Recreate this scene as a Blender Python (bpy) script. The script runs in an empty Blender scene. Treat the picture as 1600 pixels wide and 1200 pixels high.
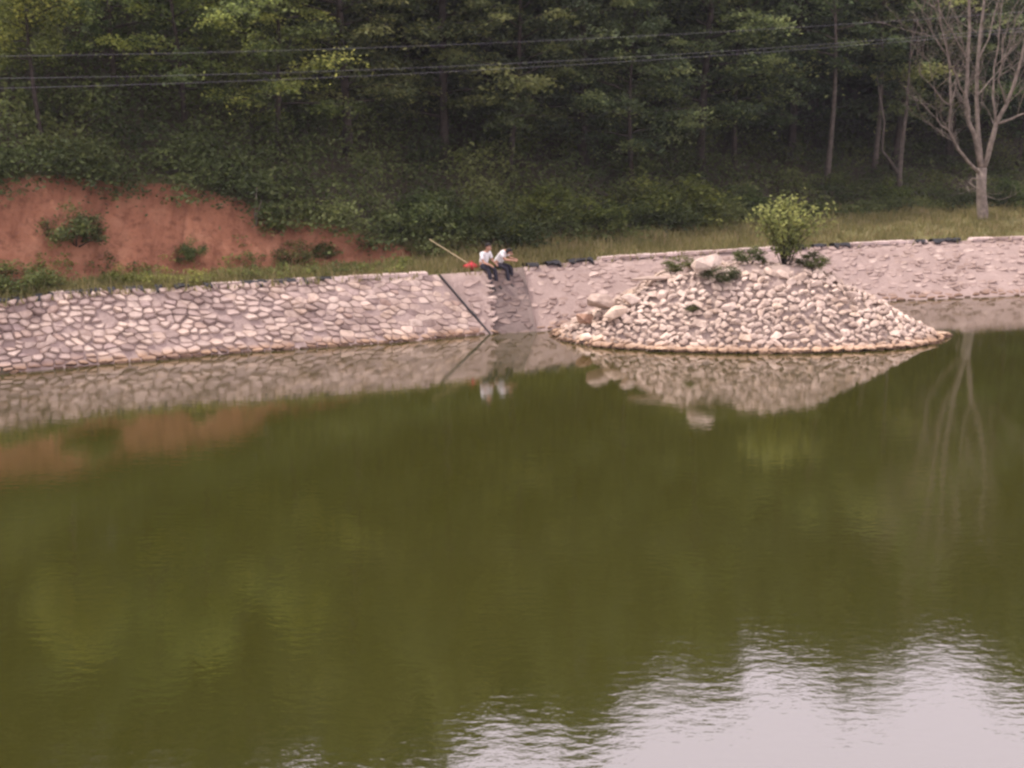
import bpy, bmesh, math, random
import numpy as np
from mathutils import Vector, Matrix, noise

random.seed(7)
rng = np.random.default_rng(11)
SC = bpy.context.scene
COL = SC.collection
R = math.radians

# ---------------------------------------------------------------- camera
F = 1900.0                       # focal length in pixels of the 1600 px wide photograph
HC = 7.2                         # eye height above the water
PITCH = math.atan(450.0 / F)
cam_d = bpy.data.cameras.new('camera')
cam_d.sensor_width = 36.0
cam_d.lens = F / 1600.0 * 36.0
cam_d.clip_start = 0.1
cam_d.clip_end = 3000.0
cam = bpy.data.objects.new('camera', cam_d)
cam.location = (0, 0, HC)
cam.rotation_euler = (R(90) - PITCH, 0, 0)
COL.objects.link(cam)
SC.camera = cam

# ---------------------------------------------------------------- sky, sun, exposure
SUN = Vector((-0.42, 0.12, 0.90)).normalized()        # direction towards the sun
EL = math.asin(SUN.z)
AZ = math.atan2(SUN.x, SUN.y)
world = bpy.data.worlds.new('World')
SC.world = world
world.use_nodes = True
wn = world.node_tree
for n in list(wn.nodes):
    wn.nodes.remove(n)
wo = wn.nodes.new('ShaderNodeOutputWorld')
bg = wn.nodes.new('ShaderNodeBackground')
sky = wn.nodes.new('ShaderNodeTexSky')
sky.sky_type = 'NISHITA'
sky.sun_disc = False
sky.sun_elevation = EL
sky.sun_rotation = AZ
sky.dust_density = 4.0
sky.air_density = 1.0
sky.ozone_density = 1.0
mixn = wn.nodes.new('ShaderNodeMix')
mixn.data_type = 'RGBA'
mixn.inputs['Factor'].default_value = 0.78             # thin even cloud over the whole sky
mixn.inputs['B'].default_value = (17.0, 15.0, 16.4, 1)
wn.links.new(sky.outputs['Color'], mixn.inputs['A'])
wn.links.new(mixn.outputs['Result'], bg.inputs['Color'])
bg.inputs['Strength'].default_value = 0.10
wn.links.new(bg.outputs['Background'], wo.inputs['Surface'])
sun_d = bpy.data.lights.new('sun', 'SUN')
sun_d.energy = 3.2
sun_d.angle = R(2.0)
sun_d.color = (1.0, 0.93, 0.86)
sun = bpy.data.objects.new('sun', sun_d)
sun.rotation_euler = SUN.to_track_quat('Z', 'Y').to_euler()
COL.objects.link(sun)
SC.view_settings.view_transform = 'Standard'
SC.view_settings.look = 'None'
SC.view_settings.exposure = 0.35
SC.view_settings.gamma = 1.0
SC.view_settings.use_curve_mapping = False
SC.cycles.max_bounces = 6
SC.cycles.diffuse_bounces = 3
SC.cycles.transmission_bounces = 3
SC.cycles.pixel_filter_type = 'BLACKMAN_HARRIS'
SC.cycles.filter_width = 2.6

# ---------------------------------------------------------------- projection helpers
CP, SP = math.cos(PITCH), math.sin(PITCH)

def ray(px, py):
    a = (px - 800.0) / F
    b = -(py - 600.0) / F
    return Vector((a, CP + b * SP, -SP + b * CP))

def at_z(px, py, z):
    d = ray(px, py)
    k = (z - HC) / d.z
    return Vector((d.x * k, d.y * k, z))

def at_y(px, py, y):
    d = ray(px, py)
    k = y / d.y
    return Vector((d.x * k, y, HC + d.z * k))

def proj(p):
    x, y, z = p[0], p[1], p[2] - HC
    dep = y * CP - z * SP
    up = y * SP + z * CP
    return 800 + F * x / dep, 600 - F * up / dep

# ---------------------------------------------------------------- object helpers
def link(o, parent=None):
    COL.objects.link(o)
    if parent is not None:
        o.parent = parent
    return o

def tag(o, label=None, cat=None, group=None, kind=None):
    if label: o['label'] = label
    if cat: o['category'] = cat
    if group: o['group'] = group
    if kind: o['kind'] = kind
    return o

def empty(name, loc, rz=0.0):
    o = bpy.data.objects.new(name, None)
    o.empty_display_size = 0.2
    o.location = loc
    o.rotation_euler = (0, 0, rz)
    return link(o)

def mesh_obj(name, verts, faces, mat, parent=None, smooth=False):
    me = bpy.data.meshes.new(name)
    me.from_pydata([tuple(v) for v in verts], [], faces)
    me.update()
    if mat: me.materials.append(mat)
    if smooth:
        me.polygons.foreach_set('use_smooth', [True] * len(me.polygons))
    return link(bpy.data.objects.new(name, me), parent)

def quad_mesh(name, Q, tint, mat, n4=4):
    """Q: (N,4,3) array of loose quads, tint: (N,) per-face value"""
    n = Q.shape[0]
    me = bpy.data.meshes.new(name)
    me.vertices.add(n * 4)
    me.vertices.foreach_set('co', Q.reshape(-1).astype(np.float32))
    me.loops.add(n * 4)
    me.loops.foreach_set('vertex_index', np.arange(n * 4, dtype=np.int32))
    me.polygons.add(n)
    me.polygons.foreach_set('loop_start', np.arange(n, dtype=np.int32) * 4)
    me.polygons.foreach_set('loop_total', np.full(n, 4, dtype=np.int32))
    at = me.attributes.new('tint', 'FLOAT', 'FACE')
    at.data.foreach_set('value', tint.astype(np.float32))
    me.update(calc_edges=True)
    if mat: me.materials.append(mat)
    return me

class Tubes:
    def __init__(self):
        self.v = []; self.f = []
    def add(self, pts, rads, n=6):
        pts = [Vector(p) for p in pts]
        base = len(self.v)
        m = len(pts)
        ref = Vector((0.31, 0.17, 0.93))
        for i, p in enumerate(pts):
            t = (pts[min(i + 1, m - 1)] - pts[max(i - 1, 0)])
            if t.length < 1e-6: t = Vector((0, 0, 1))
            t.normalize()
            if abs(t.dot(ref)) > 0.97: r2 = Vector((1, 0.1, 0))
            else: r2 = ref
            a = t.cross(r2).normalized(); b = t.cross(a)
            for k in range(n):
                q = 2 * math.pi * k / n
                self.v.append(p + (a * math.cos(q) + b * math.sin(q)) * rads[i])
        for i in range(m - 1):
            for k in range(n):
                k2 = (k + 1) % n
                self.f.append((base + i * n + k, base + i * n + k2, base + (i + 1) * n + k2, base + (i + 1) * n + k))
        self.f.append(tuple(base + k for k in reversed(range(n))))
        self.f.append(tuple(base + (m - 1) * n + k for k in range(n)))

# ---------------------------------------------------------------- materials
def new_mat(name):
    m = bpy.data.materials.new(name)
    m.use_nodes = True
    nt = m.node_tree
    b = nt.nodes['Principled BSDF']
    b.inputs['Roughness'].default_value = 0.9
    b.inputs['Specular IOR Level'].default_value = 0.2
    return m, nt, b

def noise_node(nt, scale, detail=4.0, coord='Object', rough=0.6, stretch=None):
    tc = nt.nodes.new('ShaderNodeTexCoord')
    nz = nt.nodes.new('ShaderNodeTexNoise')
    nz.inputs['Scale'].default_value = scale
    nz.inputs['Detail'].default_value = detail
    nz.inputs['Roughness'].default_value = rough
    if stretch:
        mp = nt.nodes.new('ShaderNodeMapping')
        mp.inputs['Scale'].default_value = stretch
        nt.links.new(tc.outputs[coord], mp.inputs['Vector'])
        nt.links.new(mp.outputs['Vector'], nz.inputs['Vector'])
    else:
        nt.links.new(tc.outputs[coord], nz.inputs['Vector'])
    return nz

def ramp(nt, src, stops):
    r = nt.nodes.new('ShaderNodeValToRGB')
    el = r.color_ramp.elements
    while len(el) > 1: el.remove(el[-1])
    el[0].position = stops[0][0]; el[0].color = (*stops[0][1], 1)
    for p, c in stops[1:]:
        e = el.new(p); e.color = (*c, 1)
    nt.links.new(src, r.inputs['Fac'])
    return r

def mix_rgb(nt, fac, a, b, mode='MIX'):
    m = nt.nodes.new('ShaderNodeMix'); m.data_type = 'RGBA'; m.blend_type = mode
    for key, val in (('Factor', fac), ('A', a), ('B', b)):
        s = [i for i in m.inputs if i.name == key and (i.type == 'RGBA' if key != 'Factor' else i.type == 'VALUE')][0]
        if hasattr(val, 'is_output'): nt.links.new(val, s)
        elif isinstance(val, tuple): s.default_value = (*val, 1)
        else: s.default_value = val
    return [o for o in m.outputs if o.type == 'RGBA'][0]

def bump(nt, b, src, strength, dist=0.02):
    bp = nt.nodes.new('ShaderNodeBump')
    bp.inputs['Strength'].default_value = strength
    bp.inputs['Distance'].default_value = dist
    nt.links.new(src, bp.inputs['Height'])
    nt.links.new(bp.outputs['Normal'], b.inputs['Normal'])
    return bp

def simple_mat(name, col, rough=0.8, nscale=None, var=0.25, spec=0.2):
    m, nt, b = new_mat(name)
    b.inputs['Roughness'].default_value = rough
    b.inputs['Specular IOR Level'].default_value = spec
    if nscale:
        nz = noise_node(nt, nscale)
        lo = tuple(c * (1 - var) for c in col); hi = tuple(min(1, c * (1 + var)) for c in col)
        r = ramp(nt, nz.outputs['Fac'], [(0.3, lo), (0.7, hi)])
        nt.links.new(r.outputs['Color'], b.inputs['Base Color'])
        bump(nt, b, nz.outputs['Fac'], 0.4, 0.01)
    else:
        b.inputs['Base Color'].default_value = (*col, 1)
    return m

def piece_random(nt):
    oi = nt.nodes.new('ShaderNodeObjectInfo')
    ge = nt.nodes.new('ShaderNodeNewGeometry')
    ad = nt.nodes.new('ShaderNodeMath'); ad.operation = 'ADD'
    fr = nt.nodes.new('ShaderNodeMath'); fr.operation = 'FRACT'
    nt.links.new(oi.outputs['Random'], ad.inputs[0])
    nt.links.new(ge.outputs['Random Per Island'], ad.inputs[1])
    nt.links.new(ad.outputs[0], fr.inputs[0])
    return fr.outputs[0]

def stone_mat(name, stops, nscale=5.0, tide=False):
    m, nt, b = new_mat(name)
    rnd = piece_random(nt)
    base = ramp(nt, rnd, stops)
    nz = noise_node(nt, nscale, 6.0, 'Object', 0.7)
    r2 = ramp(nt, nz.outputs['Fac'], [(0.3, (0.62, 0.58, 0.56)), (0.55, (1.0, 1.0, 1.0)), (0.75, (1.15, 1.12, 1.08))])
    c = mix_rgb(nt, 1.0, base.outputs['Color'], r2.outputs['Color'], 'MULTIPLY')
    wp = nt.nodes.new('ShaderNodeNewGeometry'); ns = nt.nodes.new('ShaderNodeTexNoise')
    ns.inputs['Scale'].default_value = 0.8; ns.inputs['Detail'].default_value = 5.0; nt.links.new(wp.outputs['Position'], ns.inputs['Vector'])
    st_ = ramp(nt, ns.outputs['Fac'], [(0.30, (0.74, 0.70, 0.66)), (0.5, (1, 1, 1)), (0.72, (1.1, 1.1, 1.1))])
    c = mix_rgb(nt, 1.0, c, st_.outputs['Color'], 'MULTIPLY')
    if tide:                                   # ochre tide mark left by the changing water level
        ge = nt.nodes.new('ShaderNodeNewGeometry'); sp = nt.nodes.new('ShaderNodeSeparateXYZ')
        nt.links.new(ge.outputs['Position'], sp.inputs[0])
        ma = nt.nodes.new('ShaderNodeMath'); ma.operation = 'MULTIPLY_ADD'
        nt.links.new(nz.outputs['Fac'], ma.inputs[0]); ma.inputs[1].default_value = -0.30; nt.links.new(sp.outputs['Z'], ma.inputs[2])
        mb = nt.nodes.new('ShaderNodeMath'); mb.operation = 'ADD'; nt.links.new(ma.outputs[0], mb.inputs[0]); mb.inputs[1].default_value = 0.16
        tm = ramp(nt, mb.outputs[0], [(0.0, (0.20, 0.16, 0.13)), (0.07, (0.26, 0.20, 0.16)), (0.10, (0.80, 0.68, 0.54)), (0.28, (1, 1, 1))])
        c = mix_rgb(nt, 1.0, c, tm.outputs['Color'], 'MULTIPLY')
    nt.links.new(c, b.inputs['Base Color'])
    bump(nt, b, nz.outputs['Fac'], 0.6, 0.03)
    return m

M_STONE = stone_mat('wall_stone', [(0.0, (0.27, 0.20, 0.18)), (0.2, (0.43, 0.33, 0.285)), (0.45, (0.53, 0.42, 0.355)),
                                   (0.65, (0.36, 0.27, 0.245)), (0.85, (0.60, 0.47, 0.385)), (1.0, (0.34, 0.24, 0.20))], 5.0, True)
M_SMEAR = stone_mat('mortared_stone', [(0.0, (0.30, 0.22, 0.19)), (0.4, (0.41, 0.312, 0.272)), (0.8, (0.36, 0.27, 0.235)), (1.0, (0.52, 0.41, 0.355))], 5.0, True)
M_ROCK = stone_mat('loose_rock', [(0.0, (0.40, 0.305, 0.25)), (0.3, (0.56, 0.44, 0.365)), (0.6, (0.66, 0.53, 0.44)),
                                  (0.85, (0.48, 0.37, 0.305)), (1.0, (0.64, 0.50, 0.39))], 5.0, True)
M_REDROCK = stone_mat('reddish_rock', [(0.0, (0.40, 0.25, 0.18)), (1.0, (0.46, 0.29, 0.21))])
M_COPE = stone_mat('coping_stone', [(0.0, (0.48, 0.38, 0.35)), (1.0, (0.60, 0.47, 0.43))])
def mortar(name, lo, hi):
    m, nt, b = new_mat(name)
    nz = noise_node(nt, 1.7, 8.0, 'Object', 0.7)
    r = ramp(nt, nz.outputs['Fac'], [(0.3, lo), (0.7, hi)])
    nt.links.new(r.outputs['Color'], b.inputs['Base Color'])
    n2 = noise_node(nt, 9.0, 6.0)
    bump(nt, b, n2.outputs['Fac'], 0.8, 0.05)
    return m
M_MORTAR = mortar('wall_mortar', (0.26, 0.19, 0.165), (0.37, 0.28, 0.245))
M_JOINT = mortar('dry_joint', (0.23, 0.17, 0.15), (0.38, 0.288, 0.255))
M_DARK = simple_mat('near_black', (0.020, 0.019, 0.022), 0.55, 6.0, 0.4, 0.4)
M_SOIL = mortar('mound_rubble', (0.25, 0.19, 0.16), (0.42, 0.325, 0.28))
nt = M_SOIL.node_tree; b = nt.nodes['Principled BSDF']
ge = nt.nodes.new('ShaderNodeNewGeometry'); sp = nt.nodes.new('ShaderNodeSeparateXYZ'); nt.links.new(ge.outputs['Position'], sp.inputs[0])
nz = noise_node(nt, 1.1, 4.0); ma = nt.nodes.new('ShaderNodeMath'); ma.operation = 'MULTIPLY_ADD'
nt.links.new(nz.outputs['Fac'], ma.inputs[0]); ma.inputs[1].default_value = 1.0; nt.links.new(sp.outputs['Z'], ma.inputs[2])
mpr = nt.nodes.new('ShaderNodeMapRange'); mpr.inputs['From Min'].default_value = 1.9; mpr.inputs['From Max'].default_value = 2.25
nt.links.new(ma.outputs[0], mpr.inputs['Value'])
prev = b.inputs['Base Color'].links[0].from_socket
nt.links.new(mix_rgb(nt, mpr.outputs[0], prev, (0.36, 0.275, 0.235)), b.inputs['Base Color'])
M_BARK = simple_mat('dark_bark', (0.045, 0.035, 0.029), 0.95, 4.0, 0.5)
M_PALEBARK = simple_mat('pale_bark', (0.20, 0.162, 0.132), 0.9, 5.0, 0.45)
M_GREYBARK = simple_mat('grey_bark', (0.09, 0.073, 0.06), 0.9, 5.0, 0.45)
M_BAMBOO = simple_mat('dry_bamboo', (0.42, 0.33, 0.19), 0.6, 6.0, 0.2)
M_WIRE = simple_mat('weathered_wire', (0.36, 0.34, 0.40), 0.5)

def leaf_mat(name, stops, transl=0.42):
    m, nt, b = new_mat(name)
    at = nt.nodes.new('ShaderNodeAttribute'); at.attribute_name = 'tint'
    r = ramp(nt, at.outputs['Fac'], stops)
    oi = nt.nodes.new('ShaderNodeObjectInfo')
    c = mix_rgb(nt, 1.0, r.outputs['Color'], oi.outputs['Color'], 'MULTIPLY')
    b.inputs['Roughness'].default_value = 0.6
    b.inputs['Specular IOR Level'].default_value = 0.15
    nt.links.new(c, b.inputs['Base Color'])
    tr = nt.nodes.new('ShaderNodeBsdfTranslucent')
    nt.links.new(c, tr.inputs['Color'])
    mx = nt.nodes.new('ShaderNodeMixShader'); mx.inputs[0].default_value = transl
    nt.links.new(b.outputs[0], mx.inputs[1]); nt.links.new(tr.outputs[0], mx.inputs[2])
    nt.links.new(mx.outputs[0], nt.nodes['Material Output'].inputs['Surface'])
    return m
M_LEAF = leaf_mat('tree_leaves', [(0.0, (0.032, 0.042, 0.026)), (0.45, (0.080, 0.096, 0.048)), (0.8, (0.165, 0.178, 0.078)), (1.0, (0.24, 0.24, 0.105))])
M_SHRUB = leaf_mat('shrub_leaves', [(0.0, (0.045, 0.056, 0.025)), (0.55, (0.10, 0.115, 0.043)), (1.0, (0.185, 0.19, 0.07))])
M_GRASS = leaf_mat('grass_blades', [(0.0, (0.14, 0.135, 0.05)), (0.55, (0.22, 0.20, 0.075)), (0.85, (0.29, 0.235, 0.105)), (1.0, (0.36, 0.28, 0.16))], 0.25)

# ---------------------------------------------------------------- embankment lines
ZT = 1.75
def line(pix, z, ext_l=None, ext_r=None):
    p = [at_z(x, y, z) for x, y in pix]
    if ext_l: p.insert(0, p[0] + Vector((ext_l[0], ext_l[1], 0)))
    if ext_r: p.append(p[-1] + Vector((ext_r[0], ext_r[1], 0)))
    return p
L_TOP = line([(0, 473), (70, 463), (160, 455), (384, 444), (560, 435), (683, 429)], ZT, (-15, -9.5))
L_BOT = line([(0, 584), (90, 576), (187, 567), (375, 551), (625, 535), (764, 522)], 0.0, (-15, -9.5))
A_TOP = line([(688, 428.5), (762, 423)], ZT)
A_BOT = line([(767, 521.8), (771, 521.3)], 0.0)
B_TOP = line([(762, 423), (818, 417)], ZT)
B_BOT = line([(771, 521.3), (838, 518)], 0.0)
R_TOP = line([(818, 417), (960, 404), (1180, 391), (1280, 386), (1400, 380), (1600, 372.5)], ZT, None, (18, 4.0))
R_BOT = line([(838, 518), (880, 514), (1000, 504), (1200, 486), (1380, 471), (1600, 461)], 0.0, None, (18, 4.0))
SHORE = [L_TOP[0] + Vector((-300, -110, 0))] + L_TOP + A_TOP[1:] + R_TOP + [R_TOP[-1] + Vector((300, 70, 0))]
SH = np.array([(p.x, p.y) for p in SHORE])

def shore_s(X, Y):
    """signed distance behind the wall's top edge (positive inland) and the X of the nearest point on it"""
    X = np.asarray(X, float); Y = np.asarray(Y, float)
    best = np.full(X.shape, 1e18); sgn = np.zeros(X.shape); xn = np.zeros(X.shape)
    for i in range(len(SH) - 1):
        ax, ay = SH[i]; bx, by = SH[i + 1]
        dx, dy = bx - ax, by - ay
        L2 = dx * dx + dy * dy
        if L2 < 1e-9: continue
        k = np.clip(((X - ax) * dx + (Y - ay) * dy) / L2, 0, 1)
        qx, qy = ax + k * dx, ay + k * dy
        d2 = (X - qx) ** 2 + (Y - qy) ** 2
        cr = dx * (Y - ay) - dy * (X - ax)
        m = d2 < best - 1e-9
        best = np.where(m, d2, best); sgn = np.where(m, np.sign(cr), sgn); xn = np.where(m, qx, xn)
    return np.sqrt(best) * sgn, xn

def strip_w(xn): return np.interp(xn, [-30, -14, -7, -4, 0, 5, 10, 18, 40], [1.4, 1.4, 1.7, 2.2, 3.2, 4.0, 6.5, 8.6, 10])
def cut_h(xn): return np.interp(xn, [-40, -20, -14, -10.7, -7.5, -5.7, -4, -2.5, 0], [1.2, 2.3, 2.75, 2.5, 1.9, 1.15, 0.7, 0.32, 0.0])
def hill_k(xn): return np.interp(xn, [-30, -10, 0, 8, 20, 40], [0.52, 0.52, 0.48, 0.38, 0.30, 0.30])

def sm(a, b, x):
    t = np.clip((x - a) / (b - a), 0, 1)
    return t * t * (3 - 2 * t)

def terr(X, Y):
    X = np.asarray(X, float); Y = np.asarray(Y, float)
    s, xn = shore_s(X, Y)
    w0 = strip_w(xn); hc = cut_h(xn); run = hc / 1.3 + 0.01
    z = 1.66 + 0.06 * np.clip(s, 0, None).clip(0, 12)
    z = z + hc * np.clip((s - w0) / run, 0, 1)
    h = np.clip(s - w0 - run, 0, None)
    z = z + hill_k(xn) * h / (1 + h / 90.0)
    wob = 0.10 * np.sin(X * 1.3 + 0.7 * Y) * np.sin(Y * 0.9 - 0.4 * X) + 0.05 * np.sin(3.1 * X + 1.0) * np.sin(2.7 * Y)
    z = z + wob * np.clip((s - 0.6) / 2.0, 0, 1)
    # basin of the lake, the dam the photographer stands on, far side shores
    bas = np.maximum(-1.6, 1.66 + 1.15 * s - 0.45)
    dam = np.clip(5.6 - np.clip(Y - 1.0, 0, None) * 0.667, -1.6, 5.6)
    side = -1.6 + 14 * sm(60, 110, np.abs(X)) * (Y < 200)
    bas = np.maximum(np.maximum(bas, dam), np.where(s < -8, side, -1.6))
    return np.where(s < 0, bas, z)

def tz(x, y): return float(terr(np.array([x]), np.array([y]))[0])

def ground_at(px, s):
    """ground point that lies in picture column px, s metres behind the wall's edge"""
    lo, hi = 20.0, 200.0
    for _ in range(40):
        y = 0.5 * (lo + hi)
        x = 0.0; z = 2.0
        for _ in range(3):
            x = (px - 800) / F * (y * CP + (HC - z) * SP)
            z = tz(x, y)
        if float(shore_s(np.array([x]), np.array([y]))[0][0]) < s: lo = y
        else: hi = y
    return Vector((x, y, z))

# ---------------------------------------------------------------- ground
def axis(a0, a1, step, outer):
    core = np.arange(a0, a1 + 1e-6, step)
    g = step; left = []; x = a0
    while x > outer[0]:
        g = min(g * 1.25, 60); x -= g; left.append(x)
    g = step; right = []; x = core[-1]
    while x < outer[1]:
        g = min(g * 1.25, 60); x += g; right.append(x)
    return np.array(left[::-1] + list(core) + right)
gx = axis(-22, 30, 0.3, (-900, 900)); gy = axis(26, 62, 0.3, (-500, 1400))
GX, GY = np.meshgrid(gx, gy)
GZ = terr(GX, GY)
S_, XN_ = shore_s(GX, GY)
w0 = strip_w(XN_); hc = cut_h(XN_); run = hc / 1.3
red = sm(-0.2, 0.5, S_ - w0 + 0.3) * (1 - sm(0.15, 0.7, S_ - w0 - run)) * (1 - sm(-2.6, -1.2, XN_)) 
grassm = sm(0, 0.1, S_) * (1 - sm(0.0, 1.2, S_ - w0 - run))
nx, ny = len(gx), len(gy)
verts = np.stack([GX, GY, GZ], -1).reshape(-1, 3)
idx = np.arange(nx * ny).reshape(ny, nx)
faces = np.stack([idx[:-1, :-1], idx[:-1, 1:], idx[1:, 1:], idx[1:, :-1]], -1).reshape(-1, 4)
gme = bpy.data.meshes.new('ground')
gme.from_pydata(verts.tolist(), [], faces.tolist())
for nm, arr in (('red', red), ('grass', grassm)):
    at = gme.attributes.new(nm, 'FLOAT', 'POINT')
    at.data.foreach_set('value', arr.reshape(-1).astype(np.float32))
gme.polygons.foreach_set('use_smooth', [True] * len(gme.polygons))
m, nt, b = new_mat('ground_soil')
nA = noise_node(nt, 0.9, 8.0, 'Object', 0.65)
nB = noise_node(nt, 3.5, 8.0, 'Object', 0.7)
litter = ramp(nt, nB.outputs['Fac'], [(0.3, (0.040, 0.034, 0.022)), (0.7, (0.085, 0.068, 0.045))])
turf = ramp(nt, nB.outputs['Fac'], [(0.3, (0.11, 0.105, 0.042)), (0.55, (0.17, 0.15, 0.06)), (0.75, (0.25, 0.19, 0.105))])
redc = ramp(nt, nA.outputs['Fac'], [(0.25, (0.20, 0.083, 0.047)), (0.5, (0.295, 0.127, 0.073)), (0.75, (0.38, 0.185, 0.11))])
redd = ramp(nt, nB.outputs['Fac'], [(0.32, (0.55, 0.52, 0.5)), (0.5, (1, 1, 1))])
redm = mix_rgb(nt, 1.0, redc.outputs['Color'], redd.outputs['Color'], 'MULTIPLY')
nG = noise_node(nt, 1.0, 5.0, 'Object', 0.6, (3.2, 0.5, 0.5))
gul = ramp(nt, nG.outputs['Fac'], [(0.34, (0.68, 0.64, 0.62)), (0.52, (1, 1, 1)), (0.7, (1.12, 1.1, 1.08))])
redm = mix_rgb(nt, 1.0, redm, gul.outputs['Color'], 'MULTIPLY')
aG = nt.nodes.new('ShaderNodeAttribute'); aG.attribute_name = 'grass'
aR = nt.nodes.new('ShaderNodeAttribute'); aR.attribute_name = 'red'
c1 = mix_rgb(nt, aG.outputs['Fac'], litter.outputs['Color'], turf.outputs['Color'])
# ragged edge of the bare earth
ad = nt.nodes.new('ShaderNodeMath'); ad.operation = 'MULTIPLY_ADD'
nt.links.new(nA.outputs['Fac'], ad.inputs[0]); ad.inputs[1].default_value = 1.2; ad.inputs[2].default_value = -0.6
ad2 = nt.nodes.new('ShaderNodeMath'); ad2.operation = 'ADD'
nt.links.new(aR.outputs['Fac'], ad2.inputs[0]); nt.links.new(ad.outputs[0], ad2.inputs[1])
rr = ramp(nt, ad2.outputs[0], [(0.38, (0, 0, 0)), (0.55, (1, 1, 1))])
c2 = mix_rgb(nt, rr.outputs['Color'], c1, redm)
nt.links.new(c2, b.inputs['Base Color'])
bump(nt, b, nB.outputs['Fac'], 1.0, 0.12)
gme.materials.append(m)
ground = tag(link(bpy.data.objects.new('ground', gme)), kind='structure')

# ---------------------------------------------------------------- water
m, nt, b = new_mat('lake_water')
nt.nodes.remove(b)
dif = nt.nodes.new('ShaderNodeBsdfDiffuse')
glo = nt.nodes.new('ShaderNodeBsdfGlossy')
glo.inputs['Roughness'].default_value = 0.045
glo.inputs['Color'].default_value = (1.0, 0.965, 0.985, 1)
fr = nt.nodes.new('ShaderNodeFresnel'); fr.inputs['IOR'].default_value = 2.05
murk = noise_node(nt, 0.05, 3.0, 'Object', 0.5)
mr = ramp(nt, murk.outputs['Fac'], [(0.3, (0.0335, 0.0335, 0.0036)), (0.7, (0.0420, 0.0395, 0.0055))])
nt.links.new(mr.outputs['Color'], dif.inputs['Color'])
w1 = noise_node(nt, 5.0, 3.0, 'Object', 0.55, (0.8, 1.5, 1.0))
w2 = noise_node(nt, 1.1, 2.0, 'Object', 0.5, (0.8, 1.4, 1.0))
addw = nt.nodes.new('ShaderNodeMath'); addw.operation = 'MULTIPLY_ADD'
nt.links.new(w2.outputs['Fac'], addw.inputs[0]); addw.inputs[1].default_value = 1.2
nt.links.new(w1.outputs['Fac'], addw.inputs[2])
# calmer in the lee of the bank, a faint breeze towards the open water
geo = nt.nodes.new('ShaderNodeNewGeometry')
sx = nt.nodes.new('ShaderNodeSeparateXYZ'); nt.links.new(geo.outputs['Position'], sx.inputs[0])
mp = nt.nodes.new('ShaderNodeMapRange')
mp.inputs['From Min'].default_value = 17.0; mp.inputs['From Max'].default_value = 32.0
mp.inputs['To Min'].default_value = 0.0026; mp.inputs['To Max'].default_value = 0.0010
nt.links.new(sx.outputs['Y'], mp.inputs['Value'])
bp = nt.nodes.new('ShaderNodeBump'); bp.inputs['Strength'].default_value = 1.0
nt.links.new(mp.outputs[0], bp.inputs['Distance'])
nt.links.new(addw.outputs[0], bp.inputs['Height'])
nt.links.new(bp.outputs['Normal'], glo.inputs['Normal']); nt.links.new(bp.outputs['Normal'], fr.inputs['Normal'])
ms = nt.nodes.new('ShaderNodeMixShader')
rf = nt.nodes.new('ShaderNodeMath'); rf.operation = 'MULTIPLY_ADD'; rf.use_clamp = True
nt.links.new(fr.outputs[0], rf.inputs[0]); rf.inputs[1].default_value = 0.8; rf.inputs[2].default_value = 0.2
nt.links.new(rf.outputs[0], ms.inputs[0]); nt.links.new(dif.outputs[0], ms.inputs[1]); nt.links.new(glo.outputs[0], ms.inputs[2])
nt.links.new(ms.outputs[0], nt.nodes['Material Output'].inputs['Surface'])
wx = np.linspace(-240, 240, 25); wy = np.linspace(-20, 120, 15)
wv = [(x, y, 0.0) for y in wy for x in wx]
wf = [(j * 25 + i, j * 25 + i + 1, (j + 1) * 25 + i + 1, (j + 1) * 25 + i) for j in range(14) for i in range(24)]
tag(mesh_obj('water', wv, wf, m), kind='structure')

# ---------------------------------------------------------------- stone-pitched walls
def resample(pts, n):
    L = [0]
    for a, b_ in zip(pts, pts[1:]): L.append(L[-1] + (b_ - a).length)
    out = []
    for i in range(n + 1):
        t = L[-1] * i / n
        j = 0
        while j < len(pts) - 2 and L[j + 1] < t: j += 1
        k = (t - L[j]) / max(1e-9, L[j + 1] - L[j])
        out.append(pts[j].lerp(pts[j + 1], k))
    return out

def match_top(top, bot, n):
    return resample(top, n), resample(bot, n)

class Face:
    """ruled slope between a bottom and a top line: u metres along, v 0..1 up"""
    def __init__(self, top, bot):
        self.n = 80
        self.T, self.B = match_top(top, bot, self.n)
        self.L = 0.5 * (sum((a - b_).length for a, b_ in zip(self.T, self.T[1:])) + sum((a - b_).length for a, b_ in zip(self.B, self.B[1:])))
        self.H = sum((a - b_).length for a, b_ in zip(self.T, self.B)) / (self.n + 1)
    def p(self, u, v):
        t = min(max(u / self.L, 0), 1) * self.n
        i = min(int(t), self.n - 1); k = t - i
        return self.B[i].lerp(self.B[i + 1], k).lerp(self.T[i].lerp(self.T[i + 1], k), v)
    def nrm(self, u, v):
        e = 0.15
        du = self.p(min(u + e, self.L), 0.5) - self.p(max(u - e, 0), 0.5)
        dv = self.p(u, 1) - self.p(u, 0)
        return du.cross(dv).normalized()

def clip(poly, px, py, nxx, nyy):
    out = []
    m = len(poly)
    for i in range(m):
        a = poly[i]; b_ = poly[(i + 1) % m]
        da = (a[0] - px) * nxx + (a[1] - py) * nyy
        db = (b_[0] - px) * nxx + (b_[1] - py) * nyy
        if da <= 0: out.append(a)
        if (da < 0 < db) or (db < 0 < da):
            k = da / (da - db)
            out.append((a[0] + (b_[0] - a[0]) * k, a[1] + (b_[1] - a[1]) * k))
    return out

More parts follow.
